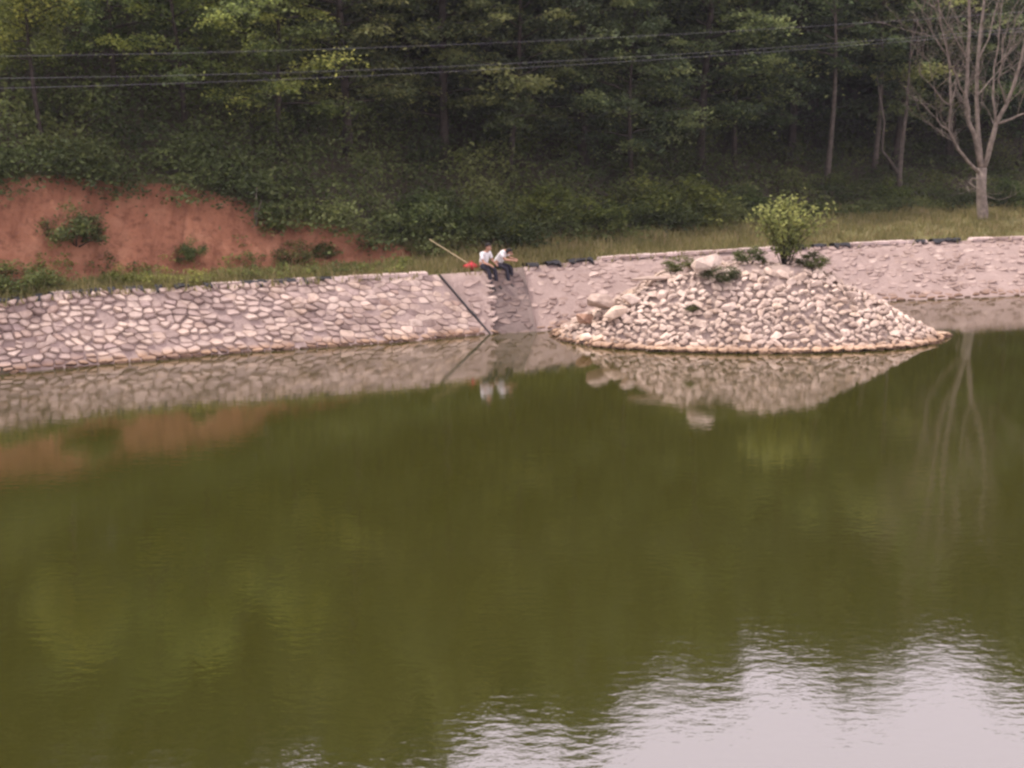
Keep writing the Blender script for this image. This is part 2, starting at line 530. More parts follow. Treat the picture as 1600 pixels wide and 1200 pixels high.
def cells(L, H, w, h, rnd, bound=None):
    """Voronoi stones in an L x H rectangle, about w wide and h high"""
    q = w / h
    seeds = []
    rows = max(1, round(H / h))
    for r in range(rows):
        u = -rnd.random() * w
        while u < L + w:
            ww = w * rnd.uniform(0.52, 1.5)
            seeds.append((u + ww / 2, (r + 0.5 + rnd.uniform(-0.44, 0.44)) * H / rows))
            u += ww
    out = []
    S = np.array(seeds)
    for i, (a, c) in enumerate(seeds):
        if a < 0 or a > L: continue
        poly = [(max(0, a - 1.6 * w), 0.0), (min(L, a + 1.6 * w), 0.0), (min(L, a + 1.6 * w), H), (max(0, a - 1.6 * w), H)]
        near = np.where((np.abs(S[:, 0] - a) < 3 * w) & (np.abs(S[:, 1] - c) < 3 * h))[0]
        for j in near:
            if j == i: continue
            da = (S[j, 0] - a) / q; dc = S[j, 1] - c
            poly = clip(poly, (a + S[j, 0]) / 2, (c + S[j, 1]) / 2, da / q, dc)
            if len(poly) < 3: break
        if len(poly) >= 3: out.append(poly)
    return out

def stone_geo(poly, gap, rise, rnd):
    """rounded, tilted stone from a cell: returns list of (u, v_metres, height) and faces"""
    cx = sum(p[0] for p in poly) / len(poly); cy = sum(p[1] for p in poly) / len(poly)
    pts = []
    for i in range(len(poly)):
        a = poly[i]; b_ = poly[(i + 1) % len(poly)]
        d = math.hypot(b_[0] - a[0], b_[1] - a[1])
        if d < 0.05:
            pts.append(((a[0] + b_[0]) / 2, (a[1] + b_[1]) / 2)); continue
        pts.append((a[0] + (b_[0] - a[0]) * 0.2, a[1] + (b_[1] - a[1]) * 0.2))
        pts.append((a[0] + (b_[0] - a[0]) * 0.8, a[1] + (b_[1] - a[1]) * 0.8))
    n = len(pts)
    if n < 4: return None
    mr = sum(math.hypot(x - cx, y - cy) for x, y in pts) / n
    if mr < 0.06: return None
    def ring(shr, hh, tilt):
        o = []
        for x, y in pts:
            r = math.hypot(x - cx, y - cy)
            k = max(0.2, (r - shr) / r)
            x2, y2 = cx + (x - cx) * k, cy + (y - cy) * k
            o.append((x2, y2, hh + tilt[0] * (x2 - cx) + tilt[1] * (y2 - cy)))
        return o
    tl = (rnd.uniform(-0.26, 0.26) * min(1, rise / 0.05), rnd.uniform(-0.32, 0.32) * min(1, rise / 0.05))
    v = ring(gap, -0.05, (0, 0)) + ring(gap * 1.05, rise * 0.55, (tl[0] * .6, tl[1] * .6)) + ring(gap + mr * 0.17, rise, tl)
    v.append((cx + rnd.uniform(-.04, .04), cy + rnd.uniform(-.03, .03), rise * 1.06))
    f = []
    for k in range(n):
        k2 = (k + 1) % n
        f.append((k, k2, n + k2, n + k)); f.append((n + k, n + k2, 2 * n + k2, 2 * n + k)); f.append((2 * n + k, 2 * n + k2, 3 * n))
    return v, f, (cx, cy)

def build_wall(name, label, cat, face, w, h, bed_mat, smat, gapf, risef, seed, keep=1.0, in_view=lambda u: True, maxn=295):
    rnd = random.Random(seed)
    org = face.p(face.L * 0.5, 0.0).copy()
    root = empty(name, org)
    tag(root, label, cat)
    # solid bed: front face from 0.9 m under water to the top, 0.35 m thick
    nu = max(2, int(face.L / 0.25)); nv = 12
    V = []; Fc = []
    for i in range(nu + 1):
        u = face.L * i / nu
        nn = face.nrm(u, 0.5)
        for j in range(nv + 1):
            v = -0.5 + 1.5 * j / nv
            p = face.p(u, v)
            dd = 0.02 * noise.noise(p * 2.3) + 0.012 * noise.noise(p * 7.0)
            V.append(p + nn * (dd if j < nv else 0) - org)
        for j in (nv, 0):
            v = -0.5 + 1.5 * j / nv
            V.append(face.p(u, v) - nn * 0.30 + Vector((0, 0, -0.12 if j == nv else -0.1)) - org)
    st = nv + 3
    for i in range(nu):
        for j in range(st):
            j2 = (j + 1) % st
            Fc.append((i * st + j, (i + 1) * st + j, (i + 1) * st + j2, i * st + j2))
    Fc.append(tuple(range(st))[::-1]); Fc.append(tuple(nu * st + k for k in range(st)))
    mesh_obj('mortar_bed', V, Fc, bed_mat, root, True)
    below = 0.35
    rest_v = []; rest_f = []
    cand = []
    for poly in cells(face.L, face.H + below, w, h, rnd):
        cu = sum(p[0] for p in poly) / len(poly)
        if rnd.random() > keep: continue
        g = stone_geo(poly, gapf(cu, rnd), risef(cu, rnd), rnd)
        if g is None: continue
        vv, ff, (cx, cy) = g
        W = []
        for (u, y, hh) in vv:
            v = (y - below) / face.H
            W.append(face.p(u, v) + face.nrm(u, 0.5) * hh)
        dist = face.p(cx, 0.5).length
        cand.append((0 if (in_view(cx) and cy > below * 0.7) else 1, dist, W, ff))
    cand.sort(key=lambda c: (c[0], c[1]))
    for k, (flag, dist, W, ff) in enumerate(cand):
        if flag == 0 and k < maxn:
            c = sum(W, Vector()) / len(W)
            o = mesh_obj('stone', [p - c for p in W], ff, smat, root)
            o.location = c - org
        else:
            b0 = len(rest_v)
            rest_v += [p - org for p in W]
            rest_f += [tuple(b0 + q for q in t) for t in ff]
    if rest_v:
        o = mesh_obj('stones', rest_v, rest_f, smat, root)
        o['kind'] = 'stuff'
    return root, org

FL, FA, FB, FR = Face(L_TOP, L_BOT), Face(A_TOP, A_BOT), Face(B_TOP, B_BOT), Face(R_TOP, R_BOT)
def px_of(face, u, v=0.5): return proj(face.p(u, v))[0]
def smear_l(u): return float(sm(330, 760, np.array(px_of(FL, u))))
wall_l, org_l = build_wall('stone_wall', 'sloping pink rubble stone embankment wall left of the seated people', 'stone wall', FL, 0.31, 0.195, M_JOINT, M_STONE,
    lambda u, r: (r.uniform(0.018, 0.04) if r.random() < .6 else r.uniform(.002, .012)) * (1 - 0.45 * smear_l(u)),
    lambda u, r: r.uniform(0.03, 0.12) * (1 - 0.72 * smear_l(u)), 3, 0.94, lambda u: -60 < px_of(FL, u) < 900)
wall_a, org_a = build_wall('wall_buttress', 'wedge of mortared wall between a dark slanting joint and a column of stones', 'buttress', FA, 0.42, 0.26, M_MORTAR, M_SMEAR,
    lambda u, r: r.uniform(0.02, 0.06), lambda u, r: r.uniform(0.01, 0.05), 5, 0.6)
M_SHADESTONE = stone_mat('shaded_stone', [(0.0, (0.16, 0.118, 0.105)), (0.6, (0.22, 0.165, 0.145)), (1.0, (0.28, 0.21, 0.18))])  # stone and mortar tones darkened to paint the sitters' shade on this panel
M_SHADEBED = mortar('shaded_mortar', (0.125, 0.094, 0.083), (0.21, 0.158, 0.14))
wall_b, org_b = build_wall('wall_panel', 'smooth mortar panel of the wall, colour darkened as shade, under the seated people', 'wall panel', FB, 0.36, 0.22, M_SHADEBED, M_SHADESTONE,
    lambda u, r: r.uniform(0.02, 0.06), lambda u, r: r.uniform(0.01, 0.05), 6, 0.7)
wall_r, org_r = build_wall('stone_wall', 'long mortared stone embankment wall running behind the stone mound to the right', 'stone wall', FR, 0.36, 0.22, M_MORTAR, M_SMEAR,
    lambda u, r: r.uniform(0.02, 0.06), lambda u, r: r.uniform(0.004, 0.045) if r.random() < .8 else r.uniform(.04, .075), 9, 0.66,
    lambda u: px_of(FR, u) < 960 or 1330 < px_of(FR, u) < 1640)

# dark slanting joint between left wall and buttress
tb = Tubes()
js = [L_TOP[-1].lerp(A_TOP[0], 0.5), L_BOT[-1].lerp(A_BOT[0], 0.5)]
jp = [js[0].lerp(js[1], k / 10) for k in range(11)]
tb.add([p + Vector((0.01, -0.03, 0.015)) - org_l + 0.02 * Vector((noise.noise(p * 3), 0, 0)) for p in jp], [0.022 + 0.025 * abs(noise.noise(Vector((k * .9, 2, 2)))) * 2 for k in range(11)], 6)
mesh_obj('joint', tb.v, tb.f, M_DARK, wall_l)
# column of proud stones on the ridge
rnd = random.Random(21)

# shared angular rock meshes
def hull_mesh(name, seed, mat, npts=14, flat=0.72):
    r = random.Random(seed)
    bm = bmesh.new()
    for _ in range(npts):
        v = Vector((r.gauss(0, 1), r.gauss(0, 1), r.gauss(0, 1))).normalized()
        v *= r.uniform(0.85, 1.1)
        bm.verts.new((v.x * 0.5, v.y * 0.42, v.z * 0.5 * flat))
    res = bmesh.ops.convex_hull(bm, input=bm.verts)
    junk = [e for e in res['geom_interior'] if isinstance(e, bmesh.types.BMVert)]
    bmesh.ops.delete(bm, geom=junk, context='VERTS')
    bmesh.ops.bevel(bm, geom=[e for e in bm.edges if e.calc_length() > 0.3][:6], offset=0.03, segments=1, affect='EDGES') if False else None
    bm.normal_update()
    me = bpy.data.meshes.new(name)
    bm.to_mesh(me); bm.free()
    me.materials.append(mat)
    return me
HULL_R = [hull_mesh('rock', 100 + i, M_ROCK) for i in range(12)]
HULL_W = [hull_mesh('stone', 200 + i, M_STONE) for i in range(6)]
HULL_C = [hull_mesh('coping', 300 + i, M_COPE, 12, 0.9) for i in range(6)]

for k in range(11):
    v = (k + 0.4 + rnd.uniform(-.3, .3)) / 11.2
    p = FB.p(0.03 + rnd.uniform(-0.07, 0.07), v)
    o = link(bpy.data.objects.new('ridge_stone', HULL_W[k % 6]), wall_a)
    o.location = p + FB.nrm(0.1, v) * 0.02 - org_a
    o.scale = (rnd.uniform(0.2, 0.46), rnd.uniform(.18, .3), rnd.uniform(0.14, 0.26))
    o.rotation_euler = (rnd.uniform(-.6, .6), rnd.uniform(-.5, .5), rnd.uniform(-.4, .8))

# coping: pale blocks along some stretches, a near-black edge showing between and behind them
def coping(root, org, face, stretches, dark, seed):
    r = random.Random(seed)
    for (x0, x1) in stretches:
        u = 0.0
        while u < face.L:
            ln = r.uniform(0.5, 1.1)
            if x0 < px_of(face, u, 1.0) < x1 and u + ln < face.L:
                p = face.p(u + ln / 2, 1.0); q = face.p(u + ln * .7, 1.0)
                a = math.atan2(q.y - p.y, q.x - p.x)
                hx, hy, hz = ln / 2 - 0.012, 0.15, 0.05
                vs = []
                for sz in (-1, 1):
                    for sxx, syy in ((-1, -1), (1, -1), (1, 1), (-1, 1)):
                        jx = r.uniform(-.02, .02); jy = r.uniform(-.03, .03); jz = r.uniform(-.012, .012)
                        k = 0.94 if sz > 0 else 1.0
                        vs.append((sxx * hx * k + jx, syy * hy * k + jy, sz * hz + jz))
                fs = [(3, 2, 1, 0), (4, 5, 6, 7), (0, 1, 5, 4), (1, 2, 6, 5), (2, 3, 7, 6), (3, 0, 4, 7)]
                o = mesh_obj('coping_block', vs, fs, M_COPE, root)
                nn = face.nrm(u, 1)
                o.location = p + Vector((-nn.x, -nn.y, 0)) * 0.12 + Vector((0, 0, 0.035)) - org
                o.rotation_euler = (0, 0, a)
            u += ln
    for (x0, x1) in dark:
        # broken, uneven dark strip lapping over the top edge
        us = [u for u in np.arange(0.0, face.L, 0.11) if x0 < px_of(face, u, 1.0) < x1]
        if len(us) < 3: continue
        V = []; Fc = []; brk = []
        for i, u in enumerate(us):
            p = face.p(u, 1.0); nn = face.nrm(u, 1.0)
            inn = Vector((-nn.x, -nn.y, 0)).normalized()
            dn = (face.p(u, 0.9) - face.p(u, 1.0)).normalized()
            if noise.noise(Vector((u * 2.3, seed * 3.0, 20))) < -0.12: brk.append(i)
            hang = max(0.02, 0.06 + 0.30 * noise.noise(Vector((u * 1.9, seed, 0))) + 0.22 * noise.noise(Vector((u * 6, seed, 3))))
            fold = 0.05 * noise.noise(Vector((u * 5, seed, 9)))
            for q in (p + inn * (0.34 + fold) + Vector((0, 0, 0.02)), p + inn * 0.16 + Vector((0, 0, 0.10 + fold)),
                      p + nn * 0.07 + Vector((0, 0, 0.05)), p + dn * hang + nn * (0.09 + abs(fold)), p + dn * hang + nn * 0.02, p + inn * 0.16 + Vector((0, 0, -0.03))):
                V.append(q - org)
        for i in range(len(us) - 1):
            if i in brk: continue
            for j in range(6):
                j2 = (j + 1) % 6
                Fc.append((i * 6 + j, i * 6 + j2, (i + 1) * 6 + j2, (i + 1) * 6 + j))
        mesh_obj('dark_edging', V, Fc, M_DARK, root)
coping(wall_l, org_l, FL, [(60, 150), (320, 470), (500, 700)], [(-300, 70), (72, 330), (372, 462), (470, 520)], 1)
coping(wall_a, org_a, FA, [(650, 800)], [], 2)
coping(wall_r, org_r, FR, [(930, 1240), (1300, 1420), (1500, 1700)], [(820, 925), (1240, 1330), (1425, 1500)], 4)

# ---------------------------------------------------------------- stone mound in the water
MX, MY, MZ = 7.05, 36.75, 2.15
def mound_z(x, y):
    dx = (x - MX); dy = (y - MY)
    a = 5.75 if dx < 0 else 6.15
    bq = 2.45 if dy < 0 else 3.2
    r = math.hypot(dx / a, dy / bq)
    lump = 0.16 * noise.noise(Vector((x * 0.6, y * 0.8, 3.1))) + 0.07 * noise.noise(Vector((x * 1.7, y * 1.7, 7.1)))
    t = (1 - r) / 0.64
    t = t if t < 0.85 else 0.85 + 0.26 * (1 - math.exp(-(t - 0.85) / 0.26))
    return MZ * t * 0.98 + lump * min(1, max(0, (1 - r) * 2.5))
morg = Vector((MX, MY, 0))
mound = empty('stone_mound', morg)
tag(mound, 'low mound of loose pale stones standing in the water in front of the wall', 'stone mound')
V = []; Fc = []
nr, na = 26, 72
for i in range(nr + 1):
    for k in range(na):
        q = 2 * math.pi * k / na
        r = 1.28 * i / nr
        x = MX + math.cos(q) * r * (5.75 if math.cos(q) < 0 else 6.15)
        y = MY + math.sin(q) * r * (2.45 if math.sin(q) < 0 else 3.2)
        z = mound_z(x, y) - 0.09 + 0.05 * noise.noise(Vector((x * 3, y * 3, 0)))
        V.append((x - MX, y - MY, z))
for i in range(nr):
    for k in range(na):
        k2 = (k + 1) % na
        Fc.append((i * na + k, (i + 1) * na + k, (i + 1) * na + k2, i * na + k2))
mesh_obj('rubble_core', V, Fc, M_SOIL, mound, True)
rnd = random.Random(33)
pts = []
tries = 0
while tries < 32000 and len(pts) < 1500:
    tries += 1
    x = MX + rnd.uniform(-6.0, 6.4); y = MY + rnd.uniform(-2.6, 2.6)
    z = mound_z(x, y)
    if z < -0.12 or z > 2.1: continue
    d = 0.185 if y < MY + .3 else 0.30
    big = rnd.random()
    d *= 0.70 + 0.85 * big * big
    if z > 1.6 and rnd.random() < 0.55: continue
    if x > MX + 0.6 and z > 1.0 and rnd.random() < 0.6: continue
    if all((x - a) ** 2 + (y - b_) ** 2 + (z - c) ** 2 > (0.5 * (d + e)) ** 2 * 1.05 for a, b_, c, e in pts):
        pts.append((x, y, z, d))
pts.sort(key=lambda p: p[1] - 0.35 * p[2])
stuffv = []; stufff = []
for k, (x, y, z, d) in enumerate(pts):
    me = HULL_R[rnd.randrange(12)]
    e = 0.05
    n = Vector((mound_z(x - e, y) - mound_z(x + e, y), mound_z(x, y - e) - mound_z(x, y + e), 2 * e)).normalized()
    hx_ = Vector((-n.y, n.x, 0.0)).normalized() if abs(n.z) < .999 else Vector((1, 0, 0))
    rot = Matrix((hx_, n.cross(hx_), n)).transposed().to_4x4() @ Matrix.Rotation(rnd.gauss(0, .55), 4, 'Z') @ Matrix.Rotation(rnd.uniform(-.3, .3), 4, 'X')
    sc = Matrix.Diagonal((d * rnd.uniform(1.4, 2.2), d * rnd.uniform(1.2, 1.7), d * rnd.uniform(0.85, 1.3), 1))
    mat = Matrix.Translation(Vector((x, y, z)) - morg + n * 0.03) @ rot @ sc
    if k < 296:
        o = link(bpy.data.objects.new('rock', me), mound)
        o.matrix_local = mat
    else:
        b0 = len(stuffv)
        stuffv += [mat @ v.co for v in me.vertices]
        stufff += [tuple(b0 + i for i in p.vertices) for p in me.polygons]
if stuffv:
    mesh_obj('rocks', stuffv, stufff, M_ROCK, mound)['kind'] = 'stuff'
gv = []; gf = []
while len(gv) < 9000:
    x = MX + rnd.uniform(-6.0, 6.4); y = MY + rnd.uniform(-2.6, 1.2)
    z = mound_z(x, y)
    if z < -0.1: continue
    me = HULL_R[rnd.randrange(12)]; d = rnd.uniform(.05, .13)
    mt = Matrix.Translation(Vector((x, y, z - .05)) - morg) @ Matrix.Rotation(rnd.uniform(0, 6), 4, 'Z') @ Matrix.Rotation(rnd.uniform(-1, 1), 4, 'X') @ Matrix.Diagonal((d * 1.5, d * 1.2, d, 1))
    b0 = len(gv); gv += [mt @ v.co for v in me.vertices]; gf += [tuple(b0 + i for i in p.vertices) for p in me.polygons]
mesh_obj('gravel', gv, gf, M_ROCK, mound)['kind'] = 'stuff'
# course of flat blocks along the mound's waterline
for k in range(34):
    px = 935 + k * 16.2 + rnd.uniform(-3, 3)
    lo, hi = MY - 2.9, MY
    for _ in range(30):
        y = 0.5 * (lo + hi)
        x = (px - 800) / F * (y * CP + HC * SP)
        if mound_z(x, y) < 0.05: lo = y
        else: hi = y
    o = link(bpy.data.objects.new('edge_block', HULL_R[rnd.randrange(12)]), mound)
    o.location = Vector((x, y - 0.08, 0.07)) - morg
    o.scale = (rnd.uniform(0.42, 0.62), rnd.uniform(0.32, 0.45), rnd.uniform(0.2, 0.32))
    o.rotation_euler = (rnd.uniform(-.15, .15), rnd.uniform(-.15, .15), rnd.uniform(-.4, .4))

def boulder(px, py, y, size, label, seed, tilt=(0, 0, 0), mat=M_ROCK, name='boulder', cat='boulder', group=None):
    c = at_y(px, py, y)
    me = hull_mesh('rock', seed, mat, 18, 0.9)
    o = link(bpy.data.objects.new(name, me))
    o.location = c; o.scale = size; o.rotation_euler = tilt
    return tag(o, label, cat, group)
boulder(938, 472, 36.3, (1.0, 0.75, 0.6), 'largest loose boulder perched at the left end of the stone mound', 411, (.1, .2, .2))
boulder(962, 489, 35.75, (0.95, 0.7, 0.5), 'pale boulder just below the topmost one at the left end of the mound', 412, (0, -.2, .4))
boulder(914, 497, 36.2, (0.75, 0.6, 0.42), 'reddish boulder lowest of the three piled at the left end of the mound', 413, (.2, .1, 1), M_REDROCK)
boulder(985, 470, 36.0, (0.75, 0.5, 0.5), 'small flat boulder right of the pile at the left end of the mound', 414, (0, .1, 0))
boulder(1103, 411, 36.0, (1.1, 0.75, 0.7), 'big pale rounded boulder on top of the mound left of the leafy shrub', 405, (0, -.25, .2))
boulder(1015, 435, 36.3, (1.5, 0.4, 0.16), 'long flat pale stone slab lying on the upper left of the mound', 406, (0, -.04, .05), M_ROCK, 'stone_slab', 'slab')
boulder(1470, 524, 36.75, (0.8, 0.45, 0.3), 'long pale stone at the right-hand tip of the mound on the water', 407, (0, .05, .1), M_ROCK, 'boulder', 'boulder')

# ---------------------------------------------------------------- vegetation generators
def leaves(C, size, up=1.2, g=rng, aspect=0.55):
    n = len(C)
    nr_ = g.normal(0, 1, (n, 3)); nr_[:, 2] = np.abs(nr_[:, 2]) + up
    nr_ /= np.linalg.norm(nr_, axis=1, keepdims=True)
    d = g.normal(0, 1, (n, 3))
    d -= nr_ * (d * nr_).sum(1, keepdims=True)
    d /= np.linalg.norm(d, axis=1, keepdims=True)
    s = np.cross(nr_, d)
    L = (size * g.uniform(0.6, 1.35, n))[:, None]
    return np.stack([C - d * L / 2, C + s * L * aspect / 2 - d * L * .05, C + d * L / 2, C - s * L * aspect / 2 - d * L * .05], 1)

def tree_geo(seed, H, base, spread, nl, per, leaf, layer=0.16, trunk_r=None, lean=0.0, up=1.3, top_round=0.6):
    r = random.Random(seed); g = np.random.default_rng(seed)
    tb = Tubes()
    tr = trunk_r or H * 0.011
    lx, ly = r.uniform(-1, 1) * lean, r.uniform(-1, 1) * lean
    def trunk(t): 
        return Vector((lx * t * H + 0.12 * math.sin(t * 5 + seed), ly * t * H + 0.12 * math.cos(t * 4 + seed), t * H))
    N = 9
    tb.add([trunk(i / N) for i in range(N + 1)], [tr * (1.25 if i == 0 else 1.0) * (1 - 0.85 * i / N) + 0.01 for i in range(N + 1)], 7)
    C = []; T = []
    az = r.uniform(0, 6.28)
    for i in range(nl):
        t = base + (1 - base) * (i + r.random() * 0.7) / nl
        t = min(t, 0.985)
        az += 2.4 + r.uniform(-.5, .5)
        q = (t - base) / (1 - base)
        env = spread * (0.45 + 0.55 * math.sin(math.pi * min(1, (q * 0.85 + 0.16)))) * (1 - top_round * q ** 2.2)
        ln = env * r.uniform(0.7, 1.15)
        rise = r.uniform(0.0, 0.35) + 0.5 * q
        p0 = trunk(t)
        dirv = Vector((math.cos(az), math.sin(az), rise)).normalized()
        pts_ = []
        for k in range(5):
            s = k / 4
            p = p0 + dirv * (ln * s) + Vector((0, 0, -0.13 * ln * s * s))
            p += Vector((noise.noise(p + Vector((seed, 0, 0))), noise.noise(p + Vector((0, seed, 0))), 0.4 * noise.noise(p))) * 0.16 * ln * s
            pts_.append(p)
        tb.add(pts_, [tr * 0.36 * (1 - 0.8 * k / 4) * (1 - .5 * q) + 0.006 for k in range(5)], 4)
        ncl = max(2, int(ln * 1.7))
        for c in range(ncl):
            s = 0.3 + 0.75 * (c + r.random()) / ncl
            k = min(int(s * 4), 3); f = s * 4 - k
            p = pts_[k].lerp(pts_[min(k + 1, 4)], min(f, 1.2))
            p = p + Vector((r.gauss(0, .25), r.gauss(0, .25), r.gauss(0, .1))) * ln * 0.28
            rad = r.uniform(0.36, 0.78) * (0.6 + 0.14 * ln)
            n = int(per * r.uniform(0.6, 1.3))
            off = g.normal(0, 1, (n, 3)) * np.array([rad * .6, rad * .6, rad * layer * 1.6])
            off[:, 2] -= 0.22 * (off[:, 0] ** 2 + off[:, 1] ** 2) / max(rad, .2)
            C.append(np.array(p)[None, :] + off)
            T.append(np.clip(g.normal(r.uniform(0.0, 0.9), 0.13, n), 0, 1))
    C = np.concatenate(C); T = np.concatenate(T)
    return leaves(C, leaf, up, g), T, tb

def bush_geo(seed, H, W, n, leaf, nclump=26, stems=7, upw=0.8):
    r = random.Random(seed); g = np.random.default_rng(seed)
    tb = Tubes(); C = []; T = []
    for i in range(nclump):
        a = r.uniform(0, 6.28); q = math.sqrt(r.random())
        h = H * (0.15 + 0.85 * r.random()) * (1 - 0.45 * q * q)
        p = Vector((math.cos(a) * q * W / 2, math.sin(a) * q * W / 2, h))
        if i < stems:
            tb.add([(p.x * .1, p.y * .1, -0.1), (p.x * .5, p.y * .5, h * .55), p], [0.03 + H * .006, 0.018, 0.006], 4)
        m_ = n // nclump
        rad = r.uniform(0.16, 0.3) * W * 0.6
        C.append(np.array(p)[None, :] + g.normal(0, 1, (m_, 3)) * np.array([rad * .6, rad * .6, rad * .42]))
        T.append(np.clip(g.normal(r.uniform(0.25, 0.75), 0.2, m_), 0, 1))
    C = np.concatenate(C); T = np.concatenate(T)
    k = C[:, 2] > 0.02
    return leaves(C[k], leaf, upw, g), T[k], tb

def tube_mesh(name, tb, mat):
    me = bpy.data.meshes.new(name)
    me.from_pydata([tuple(v) for v in tb.v], [], tb.f)
    me.polygons.foreach_set('use_smooth', [True] * len(me.polygons))
    me.materials.append(mat)
    return me

# unit trees (their own size), copied with scale
def unit(kind, geo, lmat, wmat, crown='crown', wood='trunk'):
    Q, T, tb = geo
    return (quad_mesh(crown, Q, T, lmat), tube_mesh(wood, tb, wmat), crown, wood)
TREES = {
    'tall': [unit('tall', tree_geo(s, 17.0, 0.13, 4.2, 60, 120, 0.19, 0.10, 0.20, 0.03, 0.9, 0.4), M_LEAF, M_BARK) for s in (1, 2, 3)],
    'layer': [unit('layer', tree_geo(s, 8.0, 0.22, 3.1, 28, 130, 0.155, 0.12, 0.11, 0.03, 0.8, 0.5), M_LEAF, M_BARK) for s in (5, 6, 7)],
    'round': [unit('round', tree_geo(12, 8.0, 0.45, 2.1, 34, 170, 0.15, 0.38, 0.10, 0.02, 0.7, 0.45), M_LEAF, M_BARK)],
    'slim': [unit('slim', tree_geo(s, 10.0, 0.52, 2.2, 18, 80, 0.20, 0.16, 0.13, 0.05), M_LEAF, M_GREYBARK) for s in (8, 9)],
}
SHRUBS = [unit('shrub', bush_geo(s, 1.6, 2.2, 2600, 0.15), M_SHRUB, M_BARK, 'foliage', 'stems') for s in (41, 42, 43)]

def plant(unit_, name, label, cat, loc, scale, rz, color=(1, 1, 1), group=None):
    root = empty(name, loc, rz)
    tag(root, label, cat, group)
    for me, nm in ((unit_[0], unit_[2]), (unit_[1], unit_[3])):
        o = link(bpy.data.objects.new(nm, me), root)
        o.scale = scale if isinstance(scale, tuple) else (scale,) * 3
        o.color = (*color, 1)
    return root

SIL = [(-400, 1500), (0, 1360), (300, 1290), (540, 1198), (658, 1181), (736, 1119), (808, 1089), (850, 1129), (892, 1147), (940, 1093), (1024, 1029), (1096, 1047),
       (1168, 1005), (1246, 1005), (1318, 1035), (1384, 1023), (1426, 969), (1480, 969), (1540, 987), (1576, 1035), (1620, 1073), (1800, 1033), (2100, 1033)]
def allowed_height(x, y, z):
    """tree height whose mirror image just reaches the photographed skyline"""
    lo, hi = 1.0, 60.0
    for _ in range(24):
        h = (lo + hi) / 2
        px, py = proj((x, y, -(z + h)))
        if py < np.interp(px, [a for a, _ in SIL], [b_ for _, b_ in SIL]): lo = h
        else: hi = h
    return lo

# ---------------------------------------------------------------- trees one can tell apart
FT = [  # kind, variant, px, s, height, colour, label
 ('round', 0, 62, 5.4, 6.4, (2.3, 2.2, 1.2), 'bushy tree with bright yellow-green round crown above the left end of the red bank'),
 ('layer', 1, 190, 7.6, 8.0, (1.4, 1.6, 1.1), 'dull green tree between the yellow-green one and the layered tree over the red bank'),
 ('layer', 2, 285, 7.0, 7.3, (2.3, 2.4, 1.4), 'light green tree with flat layered sprays standing above the middle of the red bank'),
 ('layer', 0, 440, 6.6, 7.5, (2.4, 2.4, 1.4), 'light green tree with long sprays reaching right towards the tall brown trunk'),
 ('layer', 1, 20, 9.5, 10.5, (0.7, 0.85, 0.8), 'dark tree at the left edge behind the bright yellow-green crown'),
 ('tall', 0, 540, 7.8, 15.5, (1.25, 1.25, 1.05), 'tall tree with thick bare brown trunk right of the layered light green trees'),
 ('tall', 1, 690, 9.0, 17.0, (1.35, 1.35, 1.1), 'tall forest tree with pale sprays above and left of the seated people'),
 ('layer', 2, 800, 8.0, 9.2, (1.25, 1.3, 1.1), 'olive green tree behind the seated people with drooping layered crown'),
 ('tall', 2, 905, 10.0, 17.0, (1.1,1.2,1.0), 'dark tall tree just right of the forest above the seated people'),
 ('layer', 1, 985, 8.4, 8.2, (1.35, 1.5, 1.3), 'mid green layered tree above the bushes left of the stone mound'),
 ('tall', 0, 1095, 11.0, 17.5, (1.3, 1.45, 1.2), 'tall tree with thin grey trunk in the dark wood above the stone mound'),
 ('layer', 0, 1150, 11.5, 10.5, (1.6, 1.75, 1.4), 'layered green tree high above the left part of the stone mound'),
 ('slim', 0, 1293, 10.6, 10.5, (1.3, 1.5, 1.2), 'slim single-trunked tree in the dark gap right of the leafy mound shrub'),
 ('slim', 1, 1362, 12.0, 10.5, (1.3, 1.45, 1.2), 'slender leaning tree left of the forked trunk in the dark gap'),
 ('layer', 2, 1400, 13.0, 11.5, (1.8, 1.85, 1.5), 'tree whose flat green sprays reach towards the bare leafless tree'),
 ('tall', 1, 1480, 14.5, 15.5, (1.1,1.25,1.1), 'dark tall tree behind the left limbs of the bare leafless tree'),
 ('layer', 1, 1590, 13.0, 9.0, (0.8, 1.05, 0.85), 'dark green tree at the right edge behind the bare leafless tree'),
 ('tall', 2, 1240, 14.5, 16.0, (0.7, 0.85, 0.85), 'dark tall tree directly behind the slim grey trunk'),
 ('tall', 2, 370, 11.5, 17.5, (0.8, 0.95, 0.8), 'dark tall tree behind the two light layered trees on the left'),
 ('tall', 1, 130, 12.0, 17.0, (0.85, 0.95, 0.8), 'tall dark tree behind the trees above the left of the red bank'),
]
BASEH = {'tall': 17.0, 'layer': 8.0, 'round': 8.0, 'slim': 10.0}
for kind, var, px, s, h, colr, lab in FT:
    s += {20: 3, 370: 5, 130: 5}.get(px, 0)
    p = ground_at(px, s)
    h = min(h, allowed_height(p.x, p.y, p.z))
    k = h / BASEH[kind]
    plant(TREES[kind][var], 'forest_tree' if kind != 'slim' else 'slim_tree', lab, 'tree', p - Vector((0, 0, .15)), (k * random.uniform(.95, 1.1), k * random.uniform(.95, 1.1), k), random.uniform(0, 6.28), colr, 'trees at the forest edge')

